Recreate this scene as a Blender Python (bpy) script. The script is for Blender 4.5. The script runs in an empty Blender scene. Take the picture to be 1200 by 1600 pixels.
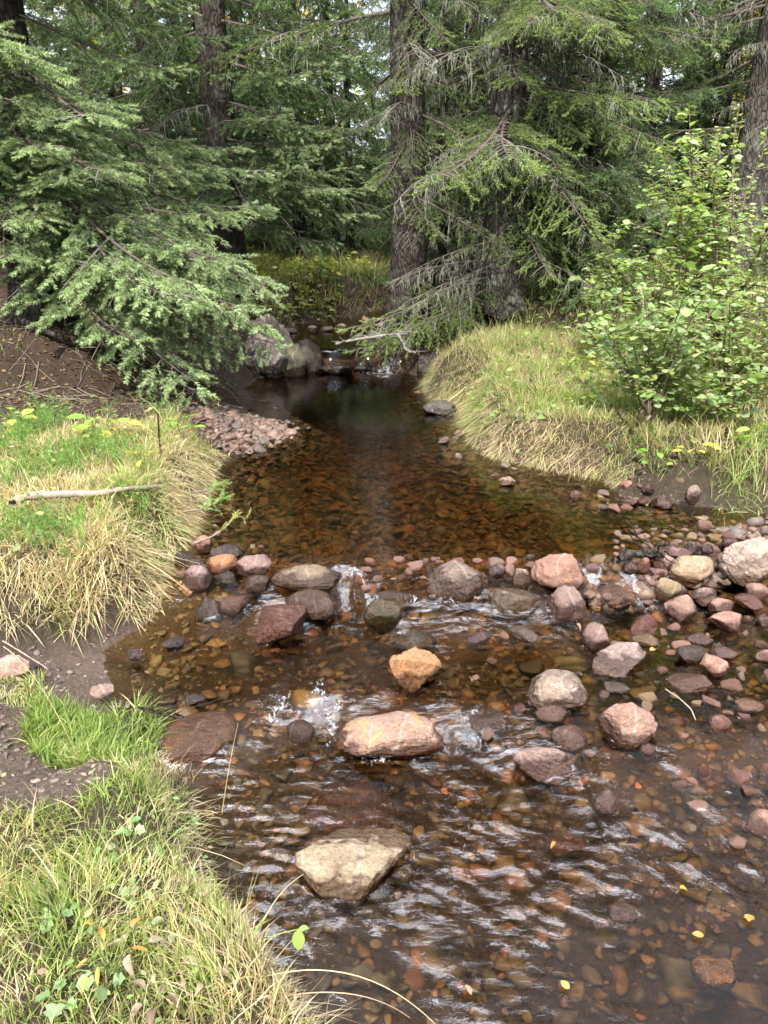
import bpy, bmesh, math, random
import numpy as np
from mathutils import Vector, Matrix, Euler

random.seed(7)
RNG = np.random.default_rng(11)
SC = bpy.context.scene
COL = SC.collection
PI = math.pi
R = math.radians

# ------------------------------------------------------------------ camera
F, PITCH, CAMH = 1186.0, R(21.6), 1.6
sp, cp = math.sin(PITCH), math.cos(PITCH)
cam = bpy.data.cameras.new('camera')
co = bpy.data.objects.new('camera', cam)
COL.objects.link(co)
co.location = (0, 0, CAMH)
co.rotation_euler = (PI / 2 - PITCH, 0, 0)
cam.sensor_fit = 'VERTICAL'
cam.sensor_height = 36
cam.lens = 36 * F / 1600
cam.clip_end = 2000
SC.camera = co


def ray(px, py):
    x, y = (px - 600) / F, -(py - 800) / F
    return np.array([x, cp + y * sp, -sp + y * cp])


def at_z(px, py, z):
    d = ray(px, py)
    return np.array([0, 0, CAMH]) + d * ((z - CAMH) / d[2])


def at_y(px, py, Y):
    d = ray(px, py)
    return np.array([0, 0, CAMH]) + d * (Y / d[1])


# ------------------------------------------------------------------ noise
_g = np.random.default_rng(3)
_perm = np.concatenate([_g.permutation(256)] * 3)
_grad = _g.normal(size=(256, 3))
_grad /= np.linalg.norm(_grad, axis=1)[:, None]


def perlin(p):
    p = np.asarray(p, float)
    i = np.floor(p).astype(int)
    f = p - i
    i &= 255
    u = f * f * f * (f * (f * 6 - 15) + 10)
    out = 0
    for dx in (0, 1):
        for dy in (0, 1):
            for dz in (0, 1):
                h = _perm[_perm[_perm[(i[:, 0] + dx) & 255] + ((i[:, 1] + dy) & 255)] + ((i[:, 2] + dz) & 255)]
                g = _grad[h]
                d = g[:, 0] * (f[:, 0] - dx) + g[:, 1] * (f[:, 1] - dy) + g[:, 2] * (f[:, 2] - dz)
                w = (u[:, 0] if dx else 1 - u[:, 0]) * (u[:, 1] if dy else 1 - u[:, 1]) * (u[:, 2] if dz else 1 - u[:, 2])
                out = out + w * d
    return out


def fbm(p, octaves=4, gain=.5):
    a, s, out = 1.0, 1.0, 0
    for k in range(octaves):
        out = out + a * perlin(p * s + 17.3 * k)
        a *= gain
        s *= 2.03
    return out


def n2(xy, freq, octaves=3, seed=0.0):
    p = np.zeros((len(xy), 3))
    p[:, :2] = np.asarray(xy)[:, :2] * freq
    p[:, 2] = seed
    return fbm(p, octaves)


def sst(a, b, x):
    t = np.clip((x - a) / (b - a), 0, 1)
    return t * t * (3 - 2 * t)


# ------------------------------------------------------------------ mesh helpers
def mesh_from(name, verts, faces, tint=None, mats=(), smooth=False, midx=None, attrs=None):
    """verts (N,3); faces list of int arrays (each (F,k))"""
    me = bpy.data.meshes.new(name)
    verts = np.asarray(verts, np.float32)
    me.vertices.add(len(verts))
    me.vertices.foreach_set('co', verts.ravel())
    faces = [np.asarray(f, np.int32) for f in faces if len(f)]
    nl = sum(f.size for f in faces)
    nf = sum(len(f) for f in faces)
    me.loops.add(nl)
    me.polygons.add(nf)
    me.loops.foreach_set('vertex_index', np.concatenate([f.ravel() for f in faces]))
    tot = np.concatenate([np.full(len(f), f.shape[1], np.int32) for f in faces])
    start = np.concatenate([[0], np.cumsum(tot)[:-1]]).astype(np.int32)
    me.polygons.foreach_set('loop_start', start)
    if smooth:
        me.polygons.foreach_set('use_smooth', np.ones(nf, bool))
    else:
        me.polygons.foreach_set('use_smooth', np.zeros(nf, bool))
    for m in mats:
        me.materials.append(m)
    if midx is not None:
        me.polygons.foreach_set('material_index', np.asarray(midx, np.int32))
    if tint is not None:
        a = me.attributes.new('tint', 'FLOAT_COLOR', 'POINT')
        t = np.ones((len(verts), 4), np.float32)
        t[:, :3] = tint
        a.data.foreach_set('color', t.ravel())
    for k, v in (attrs or {}).items():
        a = me.attributes.new(k, 'FLOAT', 'POINT')
        a.data.foreach_set('value', np.asarray(v, np.float32))
    me.update(calc_edges=True)
    me.validate()
    return me


def link(name, me, parent=None, loc=None):
    o = bpy.data.objects.new(name, me)
    COL.objects.link(o)
    if parent is not None:
        o.parent = parent
    if loc is not None:
        o.location = loc
    return o


def tag(o, label=None, cat=None, group=None, kind=None):
    if label:
        o['label'] = label
    if cat:
        o['category'] = cat
    if group:
        o['group'] = group
    if kind:
        o['kind'] = kind
    return o


def empty(name, loc, label, cat, group=None):
    o = bpy.data.objects.new(name, None)
    COL.objects.link(o)
    o.location = loc
    o.empty_display_size = .1
    return tag(o, label, cat, group)


class Buf:
    """collects vertices, faces, tints and material indices"""
    def __init__(self):
        self.v, self.t, self.f3, self.f4, self.m3, self.m4, self.n = [], [], [], [], [], [], 0

    def add(self, v, f, tint, m=0):
        v = np.asarray(v, np.float32)
        f = np.asarray(f, np.int64) + self.n
        self.v.append(v)
        t = np.empty((len(v), 3), np.float32)
        t[:] = tint
        self.t.append(t)
        if f.shape[1] == 3:
            self.f3.append(f)
            self.m3.append(np.full(len(f), m))
        else:
            self.f4.append(f)
            self.m4.append(np.full(len(f), m))
        self.n += len(v)

    def mesh(self, name, mats, smooth=False):
        fs, ms = [], []
        if self.f3:
            fs.append(np.concatenate(self.f3)); ms.append(np.concatenate(self.m3))
        if self.f4:
            fs.append(np.concatenate(self.f4)); ms.append(np.concatenate(self.m4))
        return mesh_from(name, np.concatenate(self.v), fs, np.concatenate(self.t), mats, smooth, np.concatenate(ms))


def tube(pts, radii, sides=5, cap=True):
    pts = np.asarray(pts, float)
    n = len(pts)
    radii = np.broadcast_to(np.asarray(radii, float), (n,))
    tan = np.gradient(pts, axis=0)
    tan /= np.linalg.norm(tan, axis=1)[:, None] + 1e-9
    ref = np.array([0, 0, 1.0]) if abs(tan[0, 2]) < .9 else np.array([1.0, 0, 0])
    s = np.cross(tan, ref)
    s /= np.linalg.norm(s, axis=1)[:, None] + 1e-9
    u = np.cross(s, tan)
    a = np.arange(sides) * 2 * PI / sides
    v = pts[:, None, :] + radii[:, None, None] * (np.cos(a)[None, :, None] * s[:, None, :] + np.sin(a)[None, :, None] * u[:, None, :])
    v = v.reshape(-1, 3)
    i = np.arange(n - 1)[:, None] * sides
    j = np.arange(sides)[None, :]
    k = (j + 1) % sides
    f = np.stack([i + j, i + k, i + sides + k, i + sides + j], -1).reshape(-1, 4)
    return v, f


def stamp(tv, pos, M, scale):
    """template verts tv (V,3) placed N times -> (N*V,3); M (N,3,3) columns are the local axes"""
    v = np.einsum('nij,vj->nvi', M, tv) * np.asarray(scale)[:, None, None] + np.asarray(pos)[:, None, :]
    return v.reshape(-1, 3)


def stamp_faces(tf, nv, n):
    return (tf[None] + (np.arange(n) * nv)[:, None, None]).reshape(-1, tf.shape[1])


def frames(x, up=None, roll=None):
    """orthonormal frames with local x along x"""
    x = np.asarray(x, float)
    x = x / (np.linalg.norm(x, axis=1)[:, None] + 1e-9)
    if up is None:
        up = np.tile([0, 0, 1.0], (len(x), 1))
    up = np.where((np.abs((x * up).sum(1)) > .97)[:, None], np.array([1.0, 0, 0]), up)
    y = np.cross(up, x)
    y /= np.linalg.norm(y, axis=1)[:, None] + 1e-9
    z = np.cross(x, y)
    if roll is not None:
        c, s = np.cos(roll)[:, None], np.sin(roll)[:, None]
        y, z = y * c + z * s, z * c - y * s
    return np.stack([x, y, z], -1)


def rot_rand(n, rng, flat=.35):
    az = rng.uniform(0, 2 * PI, n)
    e = rng.normal(0, flat, (n, 2))
    out = np.empty((n, 3, 3))
    for i in range(n):
        out[i] = np.array(Euler((e[i, 0], e[i, 1], az[i])).to_matrix())
    return out


# ------------------------------------------------------------------ materials
def newmat(name):
    m = bpy.data.materials.new(name)
    m.use_nodes = True
    nt = m.node_tree
    nt.nodes.clear()
    out = nt.nodes.new('ShaderNodeOutputMaterial')
    return m, nt, out


def N(nt, typ, **kw):
    n = nt.nodes.new(typ)
    for k, v in kw.items():
        if k.startswith('i_'):
            key = k[2:]
            key = int(key) if key.isdigit() else key.replace('_', ' ')
            n.inputs[key].default_value = v
        else:
            setattr(n, k, v)
    return n


def mixc(nt, blend, fac, a, b):
    n = nt.nodes.new('ShaderNodeMix')
    n.data_type = 'RGBA'
    n.blend_type = blend
    for sock, val in ((n.inputs[0], fac), (n.inputs[6], a), (n.inputs[7], b)):
        if hasattr(val, 'links'):
            nt.links.new(val, sock)
        elif isinstance(val, (int, float)):
            sock.default_value = val
        else:
            sock.default_value = (*val, 1) if len(val) == 3 else val
    return n.outputs[2]


def math_(nt, op, a, b=0.0, clamp=False):
    n = nt.nodes.new('ShaderNodeMath')
    n.operation = op
    n.use_clamp = clamp
    for k, val in enumerate((a, b)):
        if hasattr(val, 'links'):
            nt.links.new(val, n.inputs[k])
        else:
            n.inputs[k].default_value = val
    return n.outputs[0]


def ramp(nt, fac, stops):
    n = nt.nodes.new('ShaderNodeValToRGB')
    e = n.color_ramp.elements
    while len(e) < len(stops):
        e.new(.5)
    for k, (p, c) in enumerate(stops):
        e[k].position = p
        e[k].color = (c, c, c, 1) if isinstance(c, (int, float)) else (*c, 1)
    nt.links.new(fac, n.inputs[0])
    return n.outputs[0]


def noise(nt, vec, scale, detail=4, rough=.55, dist=0):
    n = N(nt, 'ShaderNodeTexNoise', i_Scale=scale, i_Detail=detail, i_Roughness=rough, i_Distortion=dist)
    if vec is not None:
        nt.links.new(vec, n.inputs['Vector'])
    return n.outputs[0]


def attr(nt, name, typ='GEOMETRY'):
    return N(nt, 'ShaderNodeAttribute', attribute_name=name, attribute_type=typ)


def leaf_mat(name, transl=.35, rough=.5, spec=.35, vary=.35, hue=(1, 1, 1)):
    m, nt, out = newmat(name)
    t = attr(nt, 'tint').outputs['Color']
    oi = N(nt, 'ShaderNodeObjectInfo')
    k = math_(nt, 'MULTIPLY_ADD', oi.outputs['Random'], vary)
    nt.nodes[-1].inputs[2].default_value = 1 - vary / 2
    c = mixc(nt, 'MULTIPLY', 1.0, t, hue)
    vm = N(nt, 'ShaderNodeVectorMath', operation='SCALE')
    nt.links.new(c, vm.inputs[0])
    nt.links.new(k, vm.inputs['Scale'])
    p = N(nt, 'ShaderNodeBsdfPrincipled', i_Roughness=rough)
    p.inputs['Specular IOR Level'].default_value = spec
    nt.links.new(vm.outputs[0], p.inputs['Base Color'])
    tr = N(nt, 'ShaderNodeBsdfTranslucent')
    c2 = mixc(nt, 'MULTIPLY', 1.0, vm.outputs[0], (1.5, 1.55, .7))
    nt.links.new(c2, tr.inputs['Color'])
    mx = N(nt, 'ShaderNodeMixShader', i_0=transl)
    nt.links.new(p.outputs[0], mx.inputs[1])
    nt.links.new(tr.outputs[0], mx.inputs[2])
    nt.links.new(mx.outputs[0], out.inputs[0])
    return m


def bark_mat(name, dark, light, lichen, lichen_amt=.5, scale=1.0):
    m, nt, out = newmat(name)
    tc = N(nt, 'ShaderNodeTexCoord')
    mp = N(nt, 'ShaderNodeMapping')
    mp.inputs['Scale'].default_value = (scale, scale, scale * .35)
    nt.links.new(tc.outputs['Object'], mp.inputs[0])
    n1 = noise(nt, mp.outputs[0], 22, 6, .65, .6)
    vo = N(nt, 'ShaderNodeTexVoronoi', feature='DISTANCE_TO_EDGE', i_Scale=28)
    nt.links.new(mp.outputs[0], vo.inputs['Vector'])
    crack = ramp(nt, vo.outputs['Distance'], [(0, 0), (.18, 1)])
    c = mixc(nt, 'MIX', ramp(nt, n1, [(.3, 0), (.7, 1)]), dark, light)
    c = mixc(nt, 'MULTIPLY', .55, c, crack)
    ln = noise(nt, tc.outputs['Object'], 6 * scale, 6, .7)
    lf = math_(nt, 'MULTIPLY', ramp(nt, ln, [(.5, 0), (.62, 1)]), lichen_amt)
    c = mixc(nt, 'MIX', lf, c, lichen)
    p = N(nt, 'ShaderNodeBsdfPrincipled', i_Roughness=.9)
    p.inputs['Specular IOR Level'].default_value = .2
    nt.links.new(c, p.inputs['Base Color'])
    h = math_(nt, 'ADD', math_(nt, 'MULTIPLY', crack, .6), n1)
    b = N(nt, 'ShaderNodeBump', i_Strength=.9, i_Distance=.02)
    nt.links.new(h, b.inputs['Height'])
    nt.links.new(b.outputs[0], p.inputs['Normal'])
    nt.links.new(p.outputs[0], out.inputs[0])
    return m


def tint_mat(name, rough=.85, nscale=60, namt=.4, spec=.25, bump=.3):
    m, nt, out = newmat(name)
    t = attr(nt, 'tint').outputs['Color']
    tc = N(nt, 'ShaderNodeTexCoord')
    n1 = noise(nt, tc.outputs['Object'], nscale, 5, .6)
    c = mixc(nt, 'MULTIPLY', namt, t, ramp(nt, n1, [(.3, .35), (.75, 1.4)]))
    p = N(nt, 'ShaderNodeBsdfPrincipled', i_Roughness=rough)
    p.inputs['Specular IOR Level'].default_value = spec
    nt.links.new(c, p.inputs['Base Color'])
    b = N(nt, 'ShaderNodeBump', i_Strength=bump, i_Distance=.01)
    nt.links.new(n1, b.inputs['Height'])
    nt.links.new(b.outputs[0], p.inputs['Normal'])
    nt.links.new(p.outputs[0], out.inputs[0])
    return m


def rock_mat():
    m, nt, out = newmat('weathered_stone')
    tc = N(nt, 'ShaderNodeTexCoord')
    oi = N(nt, 'ShaderNodeObjectInfo')
    off = N(nt, 'ShaderNodeVectorMath', operation='MULTIPLY_ADD')
    off.inputs[1].default_value = (37, 91, 53)
    cmb = N(nt, 'ShaderNodeCombineXYZ')
    for k in range(3):
        nt.links.new(oi.outputs['Random'], cmb.inputs[k])
    nt.links.new(cmb.outputs[0], off.inputs[0])
    nt.links.new(tc.outputs['Object'], off.inputs[2])
    v = off.outputs[0]
    base = oi.outputs['Color']
    big = noise(nt, v, 7, 5, .6, .4)
    fine = noise(nt, v, 70, 6, .7)
    spk = noise(nt, v, 260, 3, .6)
    c = mixc(nt, 'MULTIPLY', .8, base, ramp(nt, big, [(.25, (.55, .5, .5)), (.5, (.95, .95, .95)), (.75, (1.35, 1.28, 1.2))]))
    c = mixc(nt, 'MULTIPLY', .6, c, ramp(nt, fine, [(.3, .35), (.7, 1.5)]))
    c = mixc(nt, 'MULTIPLY', .6, c, ramp(nt, spk, [(.32, .35), (.68, 1.55)]))
    # iron stain / ochre crust
    io = noise(nt, v, 11, 6, .65, .8)
    iron = math_(nt, 'MULTIPLY', ramp(nt, io, [(.52, 0), (.62, 1)]), attr(nt, 'iron', 'OBJECT').outputs['Fac'])
    c = mixc(nt, 'MIX', iron, c, mixc(nt, 'MULTIPLY', 1.0, (.46, .22, .07), ramp(nt, fine, [(.3, .6), (.7, 1.2)])))
    # pale crust lichen
    li = noise(nt, v, 26, 6, .7)
    lich = math_(nt, 'MULTIPLY', ramp(nt, li, [(.56, 0), (.64, 1)]), attr(nt, 'lichen', 'OBJECT').outputs['Fac'])
    c = mixc(nt, 'MIX', lich, c, (.36, .34, .29))
    # thin pale quartz veins
    w = N(nt, 'ShaderNodeTexWave', i_Scale=3.2, i_Distortion=9.0, i_Detail=3.0)
    nt.links.new(v, w.inputs['Vector'])
    vein = ramp(nt, w.outputs['Fac'], [(.975, 0), (.995, .16)])
    c = mixc(nt, 'MIX', vein, c, (.48, .42, .37))
    # moss
    geo = N(nt, 'ShaderNodeNewGeometry')
    mo = noise(nt, v, 9, 5, .7)
    moss = math_(nt, 'MULTIPLY', ramp(nt, mo, [(.45, 0), (.56, 1)]), attr(nt, 'moss', 'OBJECT').outputs['Fac'])
    c = mixc(nt, 'MIX', moss, c, (.05, .06, .015))
    # wet band just above the water line
    sx = N(nt, 'ShaderNodeSeparateXYZ')
    nt.links.new(geo.outputs['Position'], sx.inputs[0])
    dz = math_(nt, 'SUBTRACT', sx.outputs['Z'], attr(nt, 'water_z', 'OBJECT').outputs['Fac'])
    dz = math_(nt, 'SUBTRACT', dz, attr(nt, 'wet', 'OBJECT').outputs['Fac'])
    wn = noise(nt, v, 18, 4, .6)
    dz = math_(nt, 'SUBTRACT', dz, .034)
    dz = math_(nt, 'ADD', dz, math_(nt, 'MULTIPLY', math_(nt, 'SUBTRACT', wn, .5), .10))
    wet = ramp(nt, math_(nt, 'ADD', math_(nt, 'MULTIPLY', dz, 20), .5, True), [(.3, 1), (.62, 0)])
    cw = mixc(nt, 'MULTIPLY', 1.0, c, (.30, .235, .20))
    c = mixc(nt, 'MIX', wet, c, cw)
    p = N(nt, 'ShaderNodeBsdfPrincipled')
    nt.links.new(c, p.inputs['Base Color'])
    rg = math_(nt, 'SUBTRACT', .82, math_(nt, 'MULTIPLY', wet, .62))
    nt.links.new(rg, p.inputs['Roughness'])
    p.inputs['Specular IOR Level'].default_value = .45
    h = math_(nt, 'ADD', math_(nt, 'MULTIPLY', fine, .7), math_(nt, 'ADD', big, math_(nt, 'MULTIPLY', spk, .2)))
    b = N(nt, 'ShaderNodeBump', i_Strength=.9, i_Distance=.016)
    nt.links.new(h, b.inputs['Height'])
    nt.links.new(b.outputs[0], p.inputs['Normal'])
    nt.links.new(p.outputs[0], out.inputs[0])
    return m


def ground_mat():
    m, nt, out = newmat('forest_ground')
    t = attr(nt, 'tint').outputs['Color']
    tc = N(nt, 'ShaderNodeTexCoord')
    v = tc.outputs['Object']
    n1 = noise(nt, v, 3, 6, .65)
    n2_ = noise(nt, v, 38, 6, .7, .5)
    n3 = noise(nt, v, 160, 4, .7)
    c = mixc(nt, 'MULTIPLY', .6, t, ramp(nt, n1, [(.3, .55), (.7, 1.35)]))
    c = mixc(nt, 'MULTIPLY', .7, c, ramp(nt, n2_, [(.3, .4), (.7, 1.5)]))
    c = mixc(nt, 'MULTIPLY', .5, c, ramp(nt, n3, [(.3, .5), (.7, 1.5)]))
    # scattered needle litter, reddish flecks
    vo = N(nt, 'ShaderNodeTexVoronoi', i_Scale=90)
    nt.links.new(v, vo.inputs['Vector'])
    fl = ramp(nt, vo.outputs['Distance'], [(.1, 1), (.22, 0)])
    c = mixc(nt, 'MIX', math_(nt, 'MULTIPLY', fl, .35), c, (.2, .12, .07))
    p = N(nt, 'ShaderNodeBsdfPrincipled', i_Roughness=.9)
    p.inputs['Specular IOR Level'].default_value = .25
    nt.links.new(c, p.inputs['Base Color'])
    h = math_(nt, 'ADD', n2_, math_(nt, 'MULTIPLY', n3, .4))
    b = N(nt, 'ShaderNodeBump', i_Strength=1.0, i_Distance=.05)
    nt.links.new(h, b.inputs['Height'])
    nt.links.new(b.outputs[0], p.inputs['Normal'])
    nt.links.new(p.outputs[0], out.inputs[0])
    return m


def water_mat():
    m, nt, out = newmat('peaty_water')
    tc = N(nt, 'ShaderNodeTexCoord')
    mp = N(nt, 'ShaderNodeMapping')
    mp.inputs['Rotation'].default_value = (0, 0, .35)
    mp.inputs['Scale'].default_value = (1.0, 1.9, 1)
    nt.links.new(tc.outputs['Object'], mp.inputs[0])
    n1 = noise(nt, mp.outputs[0], 30, 4, .6, .8)
    b = N(nt, 'ShaderNodeBump', i_Distance=.006)
    nt.links.new(attr(nt, 'chop').outputs['Fac'], b.inputs['Strength'])
    nt.links.new(n1, b.inputs['Height'])
    fr = N(nt, 'ShaderNodeFresnel', i_IOR=1.48)
    nt.links.new(b.outputs[0], fr.inputs['Normal'])
    tr = N(nt, 'ShaderNodeBsdfTransparent')
    tr.inputs[0].default_value = (.92, .82, .65, 1)
    gl = N(nt, 'ShaderNodeBsdfGlossy', i_Roughness=.015)
    nt.links.new(b.outputs[0], gl.inputs['Normal'])
    mx = N(nt, 'ShaderNodeMixShader')
    nt.links.new(fr.outputs[0], mx.inputs[0])
    nt.links.new(tr.outputs[0], mx.inputs[1])
    nt.links.new(gl.outputs[0], mx.inputs[2])
    # foam
    fo = N(nt, 'ShaderNodeBsdfDiffuse')
    fo.inputs[0].default_value = (.8, .83, .88, 1)
    mp2 = N(nt, 'ShaderNodeMapping')
    mp2.inputs['Scale'].default_value = (1.5, .55, 1)
    nt.links.new(tc.outputs['Object'], mp2.inputs[0])
    fn = noise(nt, mp2.outputs[0], 62, 8, .72, 1.4)
    ff = math_(nt, 'ADD', attr(nt, 'foam').outputs['Fac'], math_(nt, 'MULTIPLY', math_(nt, 'SUBTRACT', fn, .5), 3.6))
    ff = ramp(nt, ff, [(.66, 0), (1.0, .62)])
    ff = math_(nt, 'MULTIPLY', ff, ramp(nt, attr(nt, 'foam').outputs['Fac'], [(.02, 0), (.2, 1)]))
    mx2 = N(nt, 'ShaderNodeMixShader')
    nt.links.new(ff, mx2.inputs[0])
    nt.links.new(mx.outputs[0], mx2.inputs[1])
    nt.links.new(fo.outputs[0], mx2.inputs[2])
    nt.links.new(mx2.outputs[0], out.inputs[0])
    va = N(nt, 'ShaderNodeVolumeAbsorption', i_Density=5.5)
    va.inputs['Color'].default_value = (.70, .50, .19, 1)
    nt.links.new(va.outputs[0], out.inputs['Volume'])
    return m


M_needle = leaf_mat('spruce_needles', .25, .45, .4, .4)
M_leaf = leaf_mat('broad_leaves', .4, .45, .4, .2)
M_grass = leaf_mat('grass_blades', .4, .55, .3, .1)
M_twig = tint_mat('twig_wood', .9, 120, .4)
M_bark = bark_mat('spruce_bark', (.022, .017, .014), (.062, .05, .041), (.12, .122, .10), .45)
M_bark_grey = bark_mat('grey_bark', (.04, .034, .029), (.11, .095, .08), (.18, .185, .15), .6)
M_birch = bark_mat('birch_bark', (.12, .10, .09), (.5, .47, .43), (.3, .3, .27), .4)
M_rock = rock_mat()
M_pebble = tint_mat('pebble_stone', .6, 45, .5, .4, .3)
M_ground = ground_mat()
M_water = water_mat()
M_stick = tint_mat('weathered_stick', .8, 35, .45, .25, .4)

# ------------------------------------------------------------------ terrain
POOL, LOW, DROP, BROOK = .12, .0, -.05, .33


def W(px, py, z):
    return at_z(px, py, z)[:2]


def W_list(pts):
    return [W(*p) for p in pts]


left_edge = W_list([(600, 1900, DROP), (545, 1680, DROP), (500, 1590, DROP), (430, 1490, DROP), (365, 1425, DROP), (328, 1330, DROP), (338, 1250, DROP),
                    (300, 1195, DROP), (245, 1150, DROP), (232, 1085, LOW), (205, 1015, LOW), (262, 962, LOW), (272, 890, .06), (298, 850, POOL),
                    (322, 800, POOL), (342, 745, POOL), (362, 712, POOL), (420, 692, POOL), (458, 666, POOL), (440, 650, POOL), (405, 634, POOL),
                    (392, 606, POOL), (420, 588, POOL), (462, 582, POOL)])
brook_l = [np.array(p) for p in ((-1.15, 7.62), (-1.3, 8.5), (-1.05, 9.3), (-.4, 10.0), (.3, 10.8), (1.0, 12.2))]
brook_r = [np.array(p) for p in ((1.9, 12.2), (1.1, 10.4), (.35, 9.4), (.12, 8.7), (.10, 7.7))]
right_edge = W_list([(655, 590, POOL), (665, 622, POOL), (715, 640, POOL), (726, 690, POOL), (765, 716, POOL), (850, 735, POOL), (935, 752, POOL),
                     (960, 778, POOL), (1060, 792, POOL), (1150, 806, POOL), (1290, 818, POOL)])
right_low = [np.array(p) for p in ((2.55, 3.4), (2.45, 2.6), (2.3, 1.6), (2.2, .3))]
STREAM = np.array(left_edge + brook_l + brook_r + right_edge + right_low)


def inside(poly, xy):
    x, y = xy[:, 0], xy[:, 1]
    c = np.zeros(len(xy), bool)
    n = len(poly)
    for i in range(n):
        a, b = poly[i], poly[(i + 1) % n]
        if a[1] == b[1]:
            continue
        hit = ((a[1] > y) != (b[1] > y)) & (x < (b[0] - a[0]) * (y - a[1]) / (b[1] - a[1]) + a[0])
        c ^= hit
    return c


def sdf(poly, xy):
    """positive inside"""
    d = np.full(len(xy), 1e9)
    n = len(poly)
    for i in range(n):
        a, b = poly[i], poly[(i + 1) % n]
        ab = b - a
        t = np.clip(((xy - a) @ ab) / (ab @ ab + 1e-12), 0, 1)
        q = a + t[:, None] * ab - xy
        d = np.minimum(d, (q * q).sum(1))
    d = np.sqrt(d)
    return np.where(inside(poly, xy), d, -d)


WEIR = np.array(W_list([(200, 935, .06), (300, 930, .06), (430, 925, .06), (500, 915, .06), (550, 905, .06), (620, 925, .06), (700, 930, .06), (780, 925, .06), (850, 925, .06),
                        (920, 912, .06), (980, 905, .06), (1100, 880, .06), (1250, 860, .06)]))
WEIR = WEIR[np.argsort(WEIR[:, 0])]
STEP2 = np.array(W_list([(230, 1165, -.02), (330, 1140, -.02), (430, 1100, -.02), (520, 1105, -.02), (620, 1105, -.02), (720, 1120, -.02), (800, 1130, -.02), (900, 1170, -.02)]))
STEP2 = STEP2[np.argsort(STEP2[:, 0])]


def level(xy):
    x, y = xy[:, 0], xy[:, 1]
    wy = np.interp(x, WEIR[:, 0], WEIR[:, 1])
    sy = np.interp(x, STEP2[:, 0], STEP2[:, 1])
    wy = wy + .16 * n2(xy * [1, .25], 3.2, 3, 51.0)
    sy = sy + .14 * n2(xy * [1, .3], 3.6, 3, 53.0)
    ww = .42 - .30 * np.maximum(np.exp(-((x + .17) / .12) ** 2), np.exp(-((x - 1.02) / .12) ** 2)) + .1 * n2(xy * [1, .2], 2.1, 2, 57.0)
    sw = np.where(x > STEP2[-1, 0], .5, .34 - .22 * np.maximum(np.exp(-((x + .2) / .12) ** 2), np.exp(-((x - .27) / .08) ** 2)))
    z = DROP + (LOW - DROP) * sst(sy - sw, sy + sw * .5, y) + (POOL - LOW) * sst(wy - ww, wy + ww * .8, y)
    z = z + (BROOK - POOL) * sst(7.50, 7.66, y + .05 * np.sin(x * 9)) + .1 * sst(9.3, 12, y)
    return z


CTRL = np.array([  # x, y, ground height, edge width
    (-.9, 1.0, .24, .14), (-1.5, 1.0, .26, .14), (-.45, .8, .20, .12), (-.8, 1.45, .2, .13), (-2.5, 1.2, .3, .2),
    (-.95, 1.95, .10, .45), (-1.4, 2.0, .12, .5), (-.85, 2.35, .05, .5), (-1.2, 2.45, .07, .5), (-2.4, 2.1, .2, .6),
    (-1.15, 2.95, .36, .2), (-1.6, 2.85, .38, .25), (-1.3, 3.4, .42, .2), (-1.0, 4.0, .38, .22), (-1.8, 4.1, .44, .25), (-1.5, 4.7, .42, .4), (-2.4, 4.6, .52, .4),
    (-2.5, 5.5, .80, .5), (-4, 6, 1.1, .6), (-6, 8, 1.6, .8), (-3.5, 4, .7, .5), (-5, 2, .7, .5),
    (-.95, 5.5, .16, .6), (-1.2, 5.7, .21, .6), (-1.3, 5.0, .3, .4), (-1.3, 6.6, .30, .4), (-1.7, 7.6, .55, .4), (-1.9, 9.5, .7, .5), (-1.2, 10.8, .85, .6), (-3, 11, 1.2, .8),
    (1.0, 5.5, .50, .26), (.8, 4.9, .38, .2), (1.4, 4.9, .42, .22), (1.9, 5.3, .52, .3), (2.0, 4.5, .36, .5), (2.4, 4.2, .30, .6), (2.7, 4.4, .42, .5), (3.4, 3.8, .4, .6),
    (2.9, 3.2, .16, .5), (2.9, 1.5, .1, .5), (5, 3, .6, .6), (4, 6, .85, .6), (2.6, 6.4, .75, .4),
    (.3, 8.0, .48, .15), (.5, 7.0, .36, .2), (1.0, 6.6, .6, .3), (1.5, 8, .75, .4), (3, 8.5, 1.0, .5), (.6, 9.2, .6, .3), (1.6, 9.6, .75, .4), (2.5, 12, 1.0, .5),
    (0, 14, 1.0, .6), (-6, 16, 1.8, 1), (6, 16, 1.8, 1), (0, 26, 1.9, 1), (-15, 26, 3, 1), (15, 26, 3, 1), (-14, 8, 2.6, 1), (14, 8, 2.2, 1), (0, 50, 3, 1),
    (0, -3, .4, .3), (-6, -3, .6, .5), (6, -3, .5, .5), (-14, -6, 1, 1), (14, -6, 1, 1)])


def bankfield(xy):
    num, den, wn = 0, 0, 0
    for x, y, z, w in CTRL:
        k = 1 / (((xy[:, 0] - x) ** 2 + (xy[:, 1] - y) ** 2 + .02) ** 1.7)
        num = num + k * z
        wn = wn + k * w
        den = den + k
    return num / den, wn / den


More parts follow.
